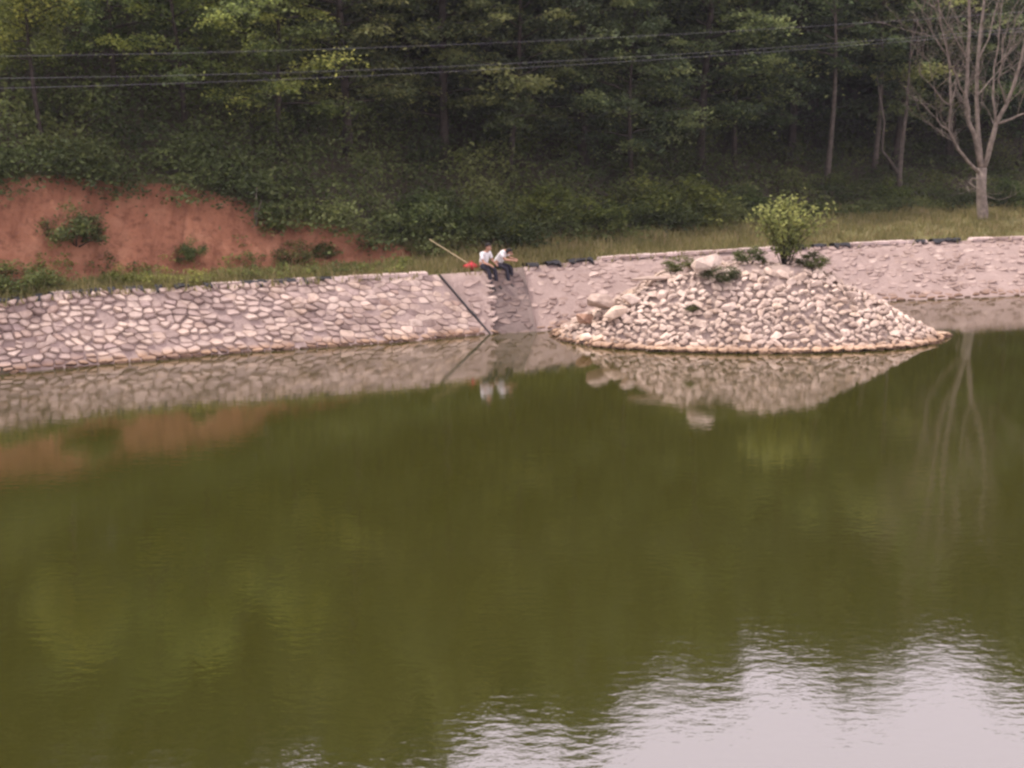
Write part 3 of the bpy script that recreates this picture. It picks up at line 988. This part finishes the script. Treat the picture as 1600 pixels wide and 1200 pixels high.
# the forked trunk in the gap
p = ground_at(1408, 9.9)
root = empty('forked_tree', p); tag(root, 'thin forked grey tree trunk in the dark gap left of the bare tree', 'tree', 'trees at the forest edge')
tb = Tubes()
def pw(x, y, dy=0.0): return at_y(x, y, p.y + dy) - p
tb.add([Vector((0, 0, -.2)), pw(1405, 275), pw(1410, 220), pw(1416, 175, .3), pw(1424, 60, .5)], [0.17, 0.13, 0.11, 0.08, 0.04], 7)
tb.add([pw(1405, 275), pw(1390, 250, -.3), pw(1378, 235, -.5), pw(1382, 190, -.6), pw(1370, 120, -.7)], [0.09, 0.07, 0.06, 0.05, 0.02], 6)
me = tube_mesh('trunk', tb, M_GREYBARK); link(bpy.data.objects.new('trunk', me), root)
Q, T, _ = tree_geo(77, 6.0, 0.15, 2.4, 16, 60, 0.2, 0.15)
o = link(bpy.data.objects.new('crown', quad_mesh('crown', Q, T, M_LEAF)), root); o.location = pw(1412, 170, .2); o.color = (.9, 1.05, .9, 1)

# ---------------------------------------------------------------- bare tree
bp_ = ground_at(1536, 5.0)
bare = empty('bare_tree', bp_); tag(bare, 'large leafless tree with pale bark and forking limbs on the grass at the right', 'tree')
rb = random.Random(5)
def bw(x, y, dy=0.0): return at_y(x, y, bp_.y + dy) - bp_
tb = Tubes()
tb.add([Vector((0.02, 0, -.3)), bw(1536, 338), bw(1533, 300), bw(1534, 262)], [0.36, 0.25, 0.21, 0.21], 10)
limbs = [
 ([(1534, 268, 0), (1526, 225, -.2), (1513, 190, -.4), (1509, 150, -.5), (1512, 90, -.6), (1514, 0, -.7), (1508, -110, -.9), (1500, -190, -1.0)], 0.155),
 ([(1534, 268, 0), (1529, 215, .1), (1526, 150, .2), (1528, 95, .25), (1536, 20, .3), (1545, -60, .4), (1548, -170, .5)], 0.145),
 ([(1536, 266, 0), (1548, 225, -.1), (1556, 195, -.2), (1572, 165, -.4), (1590, 115, -.5), (1602, 60, -.7), (1612, -40, -.9)], 0.165),
 ([(1532, 272, 0), (1512, 252, -.5), (1496, 232, -.8), (1483, 204, -1.0), (1485, 165, -1.2), (1484, 110, -1.2), (1470, 40, -1.4), (1462, -40, -1.6)], 0.10),
]
subs = [
 ([(1483, 204, -1.0), (1470, 196, -1.1), (1462, 184, -1.2)], 0.05),
 ([(1556, 195, -.2), (1580, 186, -.5), (1604, 176, -.9), (1640, 150, -1.3)], 0.085),
 ([(1556, 195, -.2), (1551, 150, .3), (1553, 105, .5), (1562, 40, .6), (1570, -40, .8)], 0.075),
 ([(1509, 150, -.5), (1495, 120, -.9), (1478, 85, -1.2), (1462, 60, -1.5), (1440, 20, -1.8)], 0.055),
 ([(1485, 165, -1.2), (1468, 150, -1.5), (1452, 130, -1.7), (1438, 118, -1.9)], 0.04),
 ([(1528, 95, .25), (1545, 60, .6), (1560, 0, .9), (1580, -80, 1.2)], 0.06),
 ([(1526, 150, .2), (1545, 128, .8), (1560, 112, 1.2), (1572, 80, 1.4)], 0.045),
 ([(1572, 165, -.4), (1560, 125, -.9), (1566, 70, -1.1), (1580, 20, -1.4)], 0.05),
 ([(1512, 90, -.6), (1488, 50, -1.2), (1470, 20, -1.6), (1452, -30, -1.9)], 0.05),
 ([(1531, 282, 0), (1519, 278, -.2), (1514, 285, -.3)], 0.04),
]
def twig(tb, p, d, ln, rad, depth):
    pts_ = [p]; q = p.copy(); dd = d.normalized()
    for k in range(4):
        dd = (dd + Vector((rb.gauss(0, .18), rb.gauss(0, .18), rb.gauss(0.05, .14)))).normalized()
        q = q + dd * ln / 4
        pts_.append(q.copy())
    tb.add(pts_, [rad * (1 - .75 * k / 4) for k in range(5)], 4)
    if depth > 0:
        for k in range(1, 5):
            for _ in range(1):
                nd = (dd + Vector((rb.uniform(-1, 1), rb.uniform(-1, 1), rb.uniform(-.1, .8)))).normalized()
                twig(tb, pts_[k], nd, ln * rb.uniform(.45, .7), rad * .55, depth - 1)
tw = Tubes()
for pts_, r0 in limbs + subs:
    P = [bw(*q) for q in pts_]
    n = len(P)
    fine = []
    for a, b_ in zip(P, P[1:]):
        fine += [a, a.lerp(b_, .5) + Vector((rb.gauss(0, .03), rb.gauss(0, .05), 0))]
    fine.append(P[-1]); P = fine; n = len(P)
    tb.add(P, [r0 * 0.78 * (1 - 0.75 * k / (n - 1)) for k in range(n)], 7)
    for k in range(3, n):
        a = P[k]
        d0 = (P[k] - P[k - 1]).normalized()
        for _ in range(1):
            nd = (d0 + Vector((rb.uniform(-1, 1), rb.uniform(-.9, .9), rb.uniform(-.2, .5)))).normalized()
            twig(tw, a, nd, rb.uniform(.8, 2.0), 0.020, 2)
link(bpy.data.objects.new('trunk', tube_mesh('trunk', tb, M_PALEBARK)), bare)
link(bpy.data.objects.new('twigs', tube_mesh('twigs', tw, M_PALEBARK)), bare)

# ---------------------------------------------------------------- forest mass up the hillside
LOWT = [tree_geo(s, 13.0, 0.10, 3.4, 42, 28, 0.36, 0.22, 0.14, 0.04, 1.4, 0.30) for s in (61, 62, 63, 64, 65)]
FQ = []; FTi = []; FV = []; FF = []
placed = []
g2 = random.Random(99)
def add_far(p, h, wide=1.0):
    if h < 3: return
    Q, T, tb = LOWT[g2.randrange(5)]
    k = h / 13.0; kx = max(k, 0.8) * g2.uniform(.9, 1.15) * wide
    a = g2.uniform(0, 6.28); ca, sa = math.cos(a), math.sin(a)
    M3 = np.array([[ca * kx, -sa * kx, 0], [sa * kx, ca * kx, 0], [0, 0, k]])
    FQ.append(Q @ M3.T + np.array(p)); FTi.append(np.clip(T + g2.uniform(-.3, .15), 0, 1))
    b0 = len(FV)
    FV.extend([Vector(M3 @ np.array(v)) + p for v in tb.v])
    FF.extend([tuple(b0 + i for i in f) for f in tb.f])
tries = 0
while tries < 6000 and len(placed) < 140:
    tries += 1
    px = g2.uniform(-420, 2050)
    s = 13.5 + 75 * g2.random() ** 1.5
    if px > 1150: s += 5
    p = ground_at(px, s)
    if any((p.x - a) ** 2 + (p.y - b_) ** 2 < (2.6 + 0.02 * s) ** 2 for a, b_ in placed): continue
    placed.append((p.x, p.y))
    h = min(g2.uniform(14, 20), allowed_height(p.x, p.y, p.z) * g2.uniform(0.97, 1.03))
    add_far(p, h)
# the rank of trees that makes the skyline
for px in np.arange(470, 1900, 34.0):
    p = ground_at(px + g2.uniform(-10, 10), g2.uniform(16, 27) + (3 if px > 1150 else 0))
    add_far(p, allowed_height(p.x, p.y, p.z) * g2.uniform(1.0, 1.07), 1.15)

fq = np.concatenate(FQ); ft = np.concatenate(FTi)
fm = quad_mesh('forest', fq, ft, M_LEAF)
fo = tag(link(bpy.data.objects.new('forest', fm)), 'dark mixed wood rising up the hillside behind the bank', 'forest', None, 'stuff')
fo.color = (0.68, 0.80, 0.72, 1)
tag(mesh_obj('forest_trunks', FV, FF, M_BARK), 'trunks standing in the dark wood behind the bank', 'forest', None, 'stuff')

# ---------------------------------------------------------------- undergrowth, weeds, grass
def scatter_mass(name, label, n, fpx, fs, size, hgt, mat, col, up=0.9, seed=1, cl=40, spread=0.45):
    g = np.random.default_rng(seed); r = random.Random(seed)
    C = []; T = []
    for i in range(n // cl):
        px = fpx(r); s = fs(r, px)
        if s is None: continue
        p = ground_fast(px, s)
        h = hgt(r, px, s)
        off = g.normal(0, 1, (cl, 3)) * np.array([spread, spread, 0.0])
        off[:, 2] = h * np.sqrt(g.uniform(0, 1, cl))
        off[:, :2] *= (1.25 - 0.7 * (off[:, 2:3] / max(h, .01)))
        tm = 0.5 + 0.95 * noise.noise(Vector((p.x * .45, p.y * .45, seed))) + r.uniform(-.15, .15)
        C.append(np.array(p)[None, :] + off); T.append(np.clip(g.normal(tm, .15, cl), 0, 1))
    C = np.concatenate(C); T = np.concatenate(T)
    o = link(bpy.data.objects.new(name, quad_mesh(name, leaves(C, size, up, g), T, mat)))
    o.color = (*col, 1)
    return tag(o, label, name.replace('_', ' '), None, 'stuff')

# table of ground points for quick scattering
PXS = np.arange(-420, 2101, 20.0); SS = np.concatenate([np.arange(0, 12, 0.5), np.arange(12, 46, 2.0)])
TAB = {}
_yy = np.arange(18.0, 130.0, 0.2)
for i, px in enumerate(PXS):
    zz = np.full(_yy.shape, 2.0)
    for _ in range(3):
        xx = (px - 800) / F * (_yy * CP + (HC - zz) * SP); zz = terr(xx, _yy)
    s_, _ = shore_s(xx, _yy)
    for j, s in enumerate(SS):
        k = int(np.argmax(s_ > s))
        TAB[i, j] = (xx[k], _yy[k])
def ground_fast(px, s):
    i = min(max(int((px - PXS[0]) / 20.0), 0), len(PXS) - 2); fi = min(max((px - PXS[i]) / 20.0, 0), 1)
    j = int(np.searchsorted(SS, s)) - 1; j = min(max(j, 0), len(SS) - 2); fj = min(max((s - SS[j]) / (SS[j + 1] - SS[j]), 0), 1)
    q = [np.array(TAB[a, b_]) for a, b_ in ((i, j), (i + 1, j), (i, j + 1), (i + 1, j + 1))]
    xy = (q[0] * (1 - fi) + q[1] * fi) * (1 - fj) + (q[2] * (1 - fi) + q[3] * fi) * fj
    return Vector((xy[0], xy[1], tz(xy[0], xy[1])))

def edge_s(px):
    """where the bushes of the forest edge begin"""
    p = ground_fast(px, 0.0)
    w = float(strip_w(np.array(p.x))); h = float(cut_h(np.array(p.x)))
    return w + h / 1.3
PXR = lambda r: r.uniform(-380, 1990)
scatter_mass('undergrowth', 'dense dark bushes and saplings filling the foot of the forest', 190000, PXR,
    lambda r, px: edge_s(px) - 0.25 + 0.55 * noise.noise(Vector((px * .013, 0, 5))) + 0.8 * noise.noise(Vector((px * .05, 0, 9))) + 15 * r.random() ** 1.7, 0.155,
    lambda r, px, s: (r.uniform(0.4, 1.2) * (1 + .8 * noise.noise(Vector((px * .02, s * .5, 1)))) + min(1.8, 0.30 * (s - edge_s(px))) * r.random()) * (0.55 if px > 1150 else 1.0), M_SHRUB, (0.92, 1.0, 0.92), 0.7, 5, 64, 0.5)
scatter_mass('weeds', 'low green weeds growing on the bank between the wall and the red earth', 30000,
    lambda r: r.uniform(-380, 640), lambda r, px: 0.15 + (1.7 + 0.9 * noise.noise(Vector((px * .017, 7.0, 0)))) * r.random() ** 1.2 if noise.noise(Vector((px * .02, 2.0, 0))) + 0.5 * noise.noise(Vector((px * .09, 4.0, 0))) > r.uniform(-.45, .35) else None, 0.10,
    lambda r, px, s: r.uniform(0.12, 0.48) * (1.4 if px < 110 else 0.95), M_SHRUB, (1.55, 1.5, 1.05), 0.9, 6, 25, 0.17)
# grass blades
g = np.random.default_rng(8); rr_ = random.Random(8)
B = []; T = []
for i in range(3600):
    px = rr_.uniform(-300, 1900); w = float(strip_w(np.array(ground_fast(px, 0).x)))
    s = 0.1 + (w + (0.7 if px > 640 else -0.5)) * rr_.random()
    p = np.array(ground_fast(px, s))
    n = 16
    c = p[None, :] + g.normal(0, 1, (n, 3)) * np.array([.22, .22, 0])
    hh = g.uniform(.10, .30, n) * (1.7 if rr_.random() < .12 else 1.0)
    tip = c + np.stack([g.normal(0, .08, n), g.normal(0, .08, n), hh], 1)
    a = g.uniform(0, 6.28, n); wv_ = np.stack([np.cos(a), np.sin(a), 0 * a], 1) * 0.02
    B.append(np.stack([c - wv_, c + wv_, tip + wv_ * .25, tip - wv_ * .25], 1)); T.append(np.clip(g.normal(rr_.uniform(.2, .9), .15, n), 0, 1))
o = link(bpy.data.objects.new('grass', quad_mesh('grass', np.concatenate(B), np.concatenate(T), M_GRASS)))
o.color = (1, 1, 1, 1); tag(o, 'rough yellowing grass along the top of the bank', 'grass', None, 'stuff')

# shrubs one can tell apart
SH_L = [
 (118, 2.3, 0.75, (1.0, 1.05, .9), 'small green shrub alone on the red earth bank at the left'),
 (430, 2.7, 0.5, (1.0, 1.1, .9), 'small dark shrub on the upper red bank right of the dead sapling'),
 (462, 2.0, 0.55, (1.15, 1.0, .9), 'dry olive shrub at the foot of the red bank'),
 (300, 2.0, 0.42, (0.9, 1.0, .8), 'low straggling weed shrub across the middle of the red bank'),
 (510, 2.3, 0.36, (0.9, 1.0, .8), 'small low weed clump near the right end of the red bank'),
 (20, 1.0, 0.8, (1.1, 1.15, .9), 'leafy green bush at the left edge hanging over the wall'),
 (190, 0.8, 0.45, (1.5, 1.45, .9), 'bright low green bush on the wall top below the red bank shrub'),
 (640, 3.9, 0.95, (0.9, 1.05, .9), 'dark bush at the right-hand end of the red bank behind the pole'),
 (700, 4.4, 1.1, (0.95, 1.1, .9), 'dark rounded bush behind and left of the seated people'),
 (770, 4.2, 0.95, (1.35, 1.4, .9), 'light green bush right behind the seated people'),
 (850, 5.0, 1.15, (1.5,1.55,1.0), 'bushy green shrub right of the seated people at the forest edge'),
 (930, 5.0, 1.0, (1.4,1.5,1.0), 'mid green shrub at the forest edge left of the stone mound boulder'),
 (1010, 6.0, 1.35, (1.55,1.6,1.05), 'large light shrub at the forest edge above the flat slab'),
 (1090, 6.4, 1.45, (1.65,1.65,1.05), 'largest light green shrub at the forest edge above the mound boulder'),
 (1160, 8.0, 0.9, (0.9, 1.1, .9), 'darker shrub at the forest edge just left of the leafy mound shrub'),
 (1390, 9.3, 0.8, (1.15, 1.3, .9), 'fresh green bush at the foot of the forked trunk'),
 (1575, 8.4, 0.9, (0.95, 1.15, .85), 'green bush on the grass right of the bare tree trunk'),
]
for k, (px, s, sc, colr, lab) in enumerate(SH_L):
    p = ground_at(px, s)
    plant(SHRUBS[(k + 1) % 3], 'shrub', lab, 'shrub', p - Vector((0, 0, .03)), (sc, sc, sc * random.uniform(.75, 1.0)), random.uniform(0, 6.28), colr, 'shrubs on the bank')

# dead sapling on the red bank
p = ground_at(400, 2.8)
o = Tubes()
for dx, ln in ((0.0, 1.3), (0.12, 0.8), (-0.1, 0.6)):
    o.add([(0, 0, -.1), (dx * .4, 0.05, ln * .5), (dx + .08, .1, ln)], [0.03, 0.02, 0.008], 5)
d = link(bpy.data.objects.new('dead_sapling', tube_mesh('dead_sapling', o, M_PALEBARK))); d.location = p
tag(d, 'thin dead sapling standing on the red earth bank', 'sapling')

# leafy shrub on the mound
mp_ = Vector((at_y(1228, 405, 37.0).x, 37.0, 0)); mp_.z = mound_z(mp_.x, mp_.y) - 0.1
r = random.Random(71); g = np.random.default_rng(71)
tb = Tubes(); C = []; T = []
for i in range(34):
    a = r.uniform(0, 6.28); q = r.random() ** .7
    tip = Vector((math.cos(a) * q * 1.4, math.sin(a) * q * .9, 2.2 * (1 - .3 * q * q) * r.uniform(.72, 1.05)))
    mid = Vector((tip.x * .35, tip.y * .35, tip.z * .5))
    tb.add([(tip.x * .08, tip.y * .08, -.1), mid, tip], [.018, .012, .004], 4)
    n = 84
    t = g.uniform(.25, 1.02, n)
    base = (1 - t)[:, None] ** 2 * np.array([0, 0, 0.]) + (2 * t * (1 - t))[:, None] * np.array(mid) + (t ** 2)[:, None] * np.array(tip)
    C.append(base + g.normal(0, .11, (n, 3))); T.append(np.clip(g.normal(.45 + .35 * t, .2), 0, 1))
C = np.concatenate(C); T = np.concatenate(T)
um = (quad_mesh('foliage', leaves(C, .13, .6, g), T, M_SHRUB), tube_mesh('stems', tb, M_BARK), 'foliage', 'stems')
plant(um, 'mound_shrub', 'leafy yellow-green shrub growing on top of the stone mound', 'shrub', mp_, 1.0, 0, (1.85, 1.85, 1.55))
# low weeds on the mound
for px, y, sc, colr, lab in ((1065, 36.7, .45, (1.2, 1.15, .9), 'low grey-green weed tuft left of the big mound boulder'),
                             (1125, 35.85, .5, (.8, .8, .8), 'dark weed tuft below the big mound boulder'),
                             (1170, 36.9, .55, (.9, .95, .8), 'low dark weed clump between the big boulder and the leafy mound shrub'),
                             (1265, 36.8, .5, (1.0, 1.05, .8), 'low green weed clump on the right shoulder of the mound'),
                             (1082, 35.3, .22, (1.0, .9, .8), 'small dry weed tuft among the stones on the face of the mound')):
    x = (px - 800) / F * (y * CP + (HC - 1.8) * SP)
    plant(SHRUBS[int(px) % 3], 'weed_tuft', lab, 'weeds', Vector((x, y, mound_z(x, y) - .05)), (sc, sc * .8, sc * .6), px, colr, 'weeds on the mound')

# ---------------------------------------------------------------- overhead wires
def wire(pix, y0, y1, label):
    xs = [q[0] for q in pix]; ys = [q[1] for q in pix]
    c = np.polyfit(xs, ys, 2)
    P = []
    for px in np.linspace(-420, 2050, 60):
        y = y0 + (y1 - y0) * (px / 1600.0)
        P.append(at_y(px, float(np.polyval(c, px)), y))
    tb = Tubes(); tb.add(P, [0.0021] * len(P), 5)
    tag(link(bpy.data.objects.new('power_line', tube_mesh('power_line', tb, M_WIRE))), label, 'wire', 'overhead wires')
wire([(0, 88), (300, 82), (520, 76), (800, 66), (1000, 57), (1390, 33)], 35.5, 46.5, 'uppermost thin overhead wire crossing in front of the forest')
wire([(0, 123), (500, 109), (850, 97), (1000, 90), (1300, 69), (1500, 51)], 35.0, 46.0, 'middle overhead wire, just above the lowest one')
wire([(0, 138), (500, 121), (850, 104), (1000, 95), (1300, 74), (1500, 57)], 34.6, 45.6, 'lowest overhead wire crossing in front of the forest')

# ---------------------------------------------------------------- people
def cloth(name, col, rough=0.85):
    m, nt, b = new_mat(name)
    nz = noise_node(nt, 14.0, 3.0)
    r_ = ramp(nt, nz.outputs['Fac'], [(0.3, tuple(c * .85 for c in col)), (.7, col)])
    nt.links.new(r_.outputs['Color'], b.inputs['Base Color']); b.inputs['Roughness'].default_value = rough
    bump(nt, b, nz.outputs['Fac'], .5, .02)
    return m
M_SKIN = simple_mat('skin', (0.42, 0.23, 0.16), 0.55, 12.0, 0.1)
M_SHIRT = cloth('white_shirt', (0.82, 0.80, 0.80))
M_TROUS = cloth('dark_trousers', (0.030, 0.028, 0.040))
M_HAIR = cloth('black_hair', (0.018, 0.014, 0.014), .6)
M_SHOE = simple_mat('dark_shoe', (0.03, 0.025, 0.025), .5)
M_RED = cloth('red_plastic', (0.50, 0.035, 0.05), .5)

def skin(name, chains, mat, parent, subdiv=2):
    """chains: list of lists of (point, (rx, ry)); equal points are shared, first point is the root"""
    me = bpy.data.meshes.new(name)
    V = []; E = []; rad = []; key = {}
    for ch in chains:
        prev = None
        for p, r_ in ch:
            k = (round(p[0], 4), round(p[1], 4), round(p[2], 4))
            if k not in key:
                key[k] = len(V); V.append(tuple(p)); rad.append(r_ if isinstance(r_, tuple) else (r_, r_))
            i = key[k]
            if prev is not None and prev != i: E.append((prev, i))
            prev = i
    me.from_pydata(V, E, [])
    o = link(bpy.data.objects.new(name, me))
    o.modifiers.new('skin', 'SKIN')
    if not me.skin_vertices:
        me.attributes.new
    bpy.context.view_layer.objects.active = o
    for i, d_ in enumerate(me.skin_vertices[0].data):
        d_.radius = rad[i]; d_.use_root = (i == 0)
    o.modifiers['skin'].use_smooth_shade = True
    sb = o.modifiers.new('sub', 'SUBSURF'); sb.levels = subdiv; sb.render_levels = subdiv
    dg = bpy.context.evaluated_depsgraph_get()
    m2 = bpy.data.meshes.new_from_object(o.evaluated_get(dg))
    m2.name = name
    o.modifiers.clear(); o.data = m2
    m2.materials.clear(); m2.materials.append(mat)
    m2.polygons.foreach_set('use_smooth', [True] * len(m2.polygons))
    o.parent = parent
    return o

def blob(name, c, r_, mat, parent, squash=None, seg=14, rot=0.0):
    bm = bmesh.new()
    bmesh.ops.create_uvsphere(bm, u_segments=seg, v_segments=seg // 2 + 2, radius=1.0)
    for v in bm.verts:
        if squash: v.co = Vector(squash(v.co))
    me = bpy.data.meshes.new(name); bm.to_mesh(me); bm.free()
    me.materials.append(mat)
    me.polygons.foreach_set('use_smooth', [True] * len(me.polygons))
    o = link(bpy.data.objects.new(name, me), parent)
    o.location = c; o.scale = r_; o.rotation_euler = (0, rot, 0)
    return o

def person(loc, rz, label, torso_lean, head, knees, feet, hands, hair_mat):
    """local frame: +x is where the person faces, z up, seat at z = 0"""
    root = empty('person', loc, rz); tag(root, label, 'person', 'people sitting on the wall')
    pel = Vector((0, 0, .11)); ab = Vector((torso_lean * .3, 0, .28)); ch = Vector((torso_lean * .75, 0, .46))
    nk = Vector((torso_lean * 1.1, 0, .57)); hd = Vector(head); jaw = hd + Vector((.03, 0, -.07)); crown = hd + Vector((-.01, 0, .06))
    body = [[(pel, (.13, .15)), (ab, (.105, .14)), (ch, (.11, .16)), (nk, .055), (jaw, (.062, .068)), (hd, (.085, .08)), (crown, (.075, .072))],
            [(jaw, (.062, .068)), (jaw + Vector((.085, 0, .035)), (.018, .016))]]
    shirt = [[(pel + Vector((0, 0, -.01)), (.15, .175)), (ab, (.128, .165)), (ch, (.13, .175)), (nk + Vector((-.01, 0, -.03)), (.075, .085))]]
    trs = [[(pel + Vector((-.01, 0, .0)), (.155, .17)), (pel + Vector((.03, 0, -.01)), (.14, .16))]]
    for sd, kn, ft, hnd in ((1, knees[0], feet[0], hands[0]), (-1, knees[1], feet[1], hands[1])):
        hip = pel + Vector((.06, sd * .095, -.02)); kn = Vector(kn); ft = Vector(ft)
        body.append([(pel, (.13, .15)), (hip, .085), (kn, .055), (kn.lerp(ft, .4), .052), (ft, .038), (ft + Vector((.05, 0, -.03)), (.032, .034))])
        trs.append([(pel + Vector((.03, 0, -.01)), (.14, .16)), (hip + Vector((.05, 0, 0)), .098), (kn, .073), (kn.lerp(ft, .5), .066), (ft + (kn - ft) * .1, .06)])
        sh = ch + Vector((.0, sd * .19, .05)); hnd = Vector(hnd); el = sh.lerp(hnd, .52) + Vector((-.05, sd * .05, -.09))
        body.append([(ch, (.11, .16)), (sh, .055), (el, .042), (hnd, .028)])
        shirt.append([(ch, (.13, .175)), (sh, .072), (sh.lerp(el, .75), .062)])
        # hand: palm and five bent digits
        fw = (hnd - el).normalized(); pm = hnd + fw * .06
        hc = [[(hnd, .028), (pm, (.022, .034))]]
        sidev = Vector((0, 1, 0)); cur = Vector((0, 0, -1))
        for q, (off, ln) in enumerate(((-.03, .06), (-.01, .075), (.01, .072), (.028, .055))):
            a = pm + sidev * off + fw * .02; m_ = a + fw * ln * .55 + cur * .012; e_ = m_ + fw * ln * .35 + cur * .03
            hc.append([(pm, (.022, .034)), (a, .0095), (m_, .009), (e_, .008)])
        th = hnd + fw * .025 + sidev * (-sd) * .028
        hc.append([(hnd, .028), (th, .011), (th + fw * .035 + sidev * (-sd) * .012 + cur * .015, .009)])
        body += hc
        blob('shoe', ft + Vector((.06, 0, -.05)), (.16, .066, .066), M_SHOE, root, lambda c: (c.x, c.y * (1 - .25 * max(0, -c.x)), max(c.z, -.6)), rot=.5)
    skin('body', body, M_SKIN, root)
    skin('shirt', shirt, M_SHIRT, root)
    skin('trousers', trs, M_TROUS, root)
    blob('hair', hd + Vector((-.022, 0, .045)), (.118, .103, .112), M_HAIR, root, lambda c: (c.x if c.z > -.1 else min(c.x, .25), c.y, max(c.z, -.75 if c.x < 0 else -.05)))
    for sd in (1, -1):
        blob('eye', hd + Vector((.083, sd * .034, .0)), (.012, .014, .01), M_HAIR, root, None, 8)
        blob('ear', hd + Vector((-.005, sd * .085, -.01)), (.026, .012, .034), M_SKIN, root, None, 8)
    return root

seatA = at_z(752, 419, ZT + 0.04); seatB = at_z(775, 417, ZT + 0.04)
facing = math.atan2(-0.55, 0.83)
pA = person(seatA + Vector((0.05, -0.16, 0)), facing - .15, 'person in white shirt and dark trousers sitting upright on the wall beside the red bag',
    .16, (.26, 0, .72), ((.42, .12, .02), (.40, -.13, .0)), ((.54, .10, -.48), (.52, -.15, -.50)), ((.42, .16, .20), (.44, -.14, .18)), M_HAIR)
pB = person(seatB + Vector((0.03, -0.13, 0)), facing + .12, 'person in white shirt bending forward with dark head low, right of the upright one',
    .32, (.46, 0, .50), ((.44, .13, .03), (.42, -.12, .01)), ((.50, .13, -.48), (.53, -.16, -.49)), ((.60, .10, .30), (.62, -.10, .28)), M_HAIR)

# red bag and pole beside them
rbp = at_z(736, 421, ZT + 0.02)
bag = empty('red_bag', rbp); tag(bag, 'crumpled red bag lying on the wall top beside the sitting person', 'bag')
blob('bag_body', Vector((0, 0, .09)), (.24, .16, .12), M_RED, bag, lambda c: (c.x * (1 + .15 * math.sin(5 * c.y)), c.y, max(c.z, -.75) * (1 + .2 * math.sin(4 * c.x + 1))))
tb = Tubes(); tb.add([(-.1, 0, .17), (-.06, .02, .25), (.04, .03, .26), (.1, 0, .18)], [.012] * 4, 5)
link(bpy.data.objects.new('strap', tube_mesh('strap', tb, M_RED)), bag)
p1 = at_y(741, 418, rbp.y + .12); p0 = at_y(671, 374, rbp.y + .5)
pole = empty('bamboo_pole', p1); tag(pole, 'long pale bamboo pole slanting up to the left from the red bag', 'pole')
tb = Tubes()
P = [p1.lerp(p0, k / 12) - p1 for k in range(13)]
tb.add(P, [.024 - .0006 * k for k in range(13)], 7)
for k in range(1, 12, 2):
    d = (P[k + 1] - P[k]).normalized()
    tb.add([P[k] - d * .012, P[k], P[k] + d * .012], [.022, .03 - .0006 * k, .022], 7)
link(bpy.data.objects.new('shaft', tube_mesh('shaft', tb, M_BAMBOO)), pole)

# ---------------------------------------------------------------- thin haze volume added over everything to lift the dark tones
hm = bpy.data.materials.new('added_haze'); hm.use_nodes = True
nt = hm.node_tree
nt.nodes.remove(nt.nodes['Principled BSDF'])
pv = nt.nodes.new('ShaderNodeVolumePrincipled'); pv.inputs['Color'].default_value = (0.92, 0.92, 0.98, 1); pv.inputs['Density'].default_value = 0.0003
nt.links.new(pv.outputs[0], nt.nodes['Material Output'].inputs['Volume'])
x0, x1, y0, y1, z0, z1 = gx[0] - 5, gx[-1] + 5, gy[0] - 5, gy[-1] + 5, float(GZ.min()) - 1.0, max(float(GZ.max()), float(fq[..., 2].max())) + 2.0
hv = [(x, y, z) for z in (z0, z1) for y in (y0, y1) for x in (x0, x1)]
tag(mesh_obj('added_haze', hv, [(0, 2, 3, 1), (4, 5, 7, 6), (0, 1, 5, 4), (1, 3, 7, 5), (3, 2, 6, 7), (2, 0, 4, 6)], hm), kind='stuff')
print('QUADS', len(fq), sum(len(o.data.polygons) for o in SC.objects if o.type == 'MESH'))
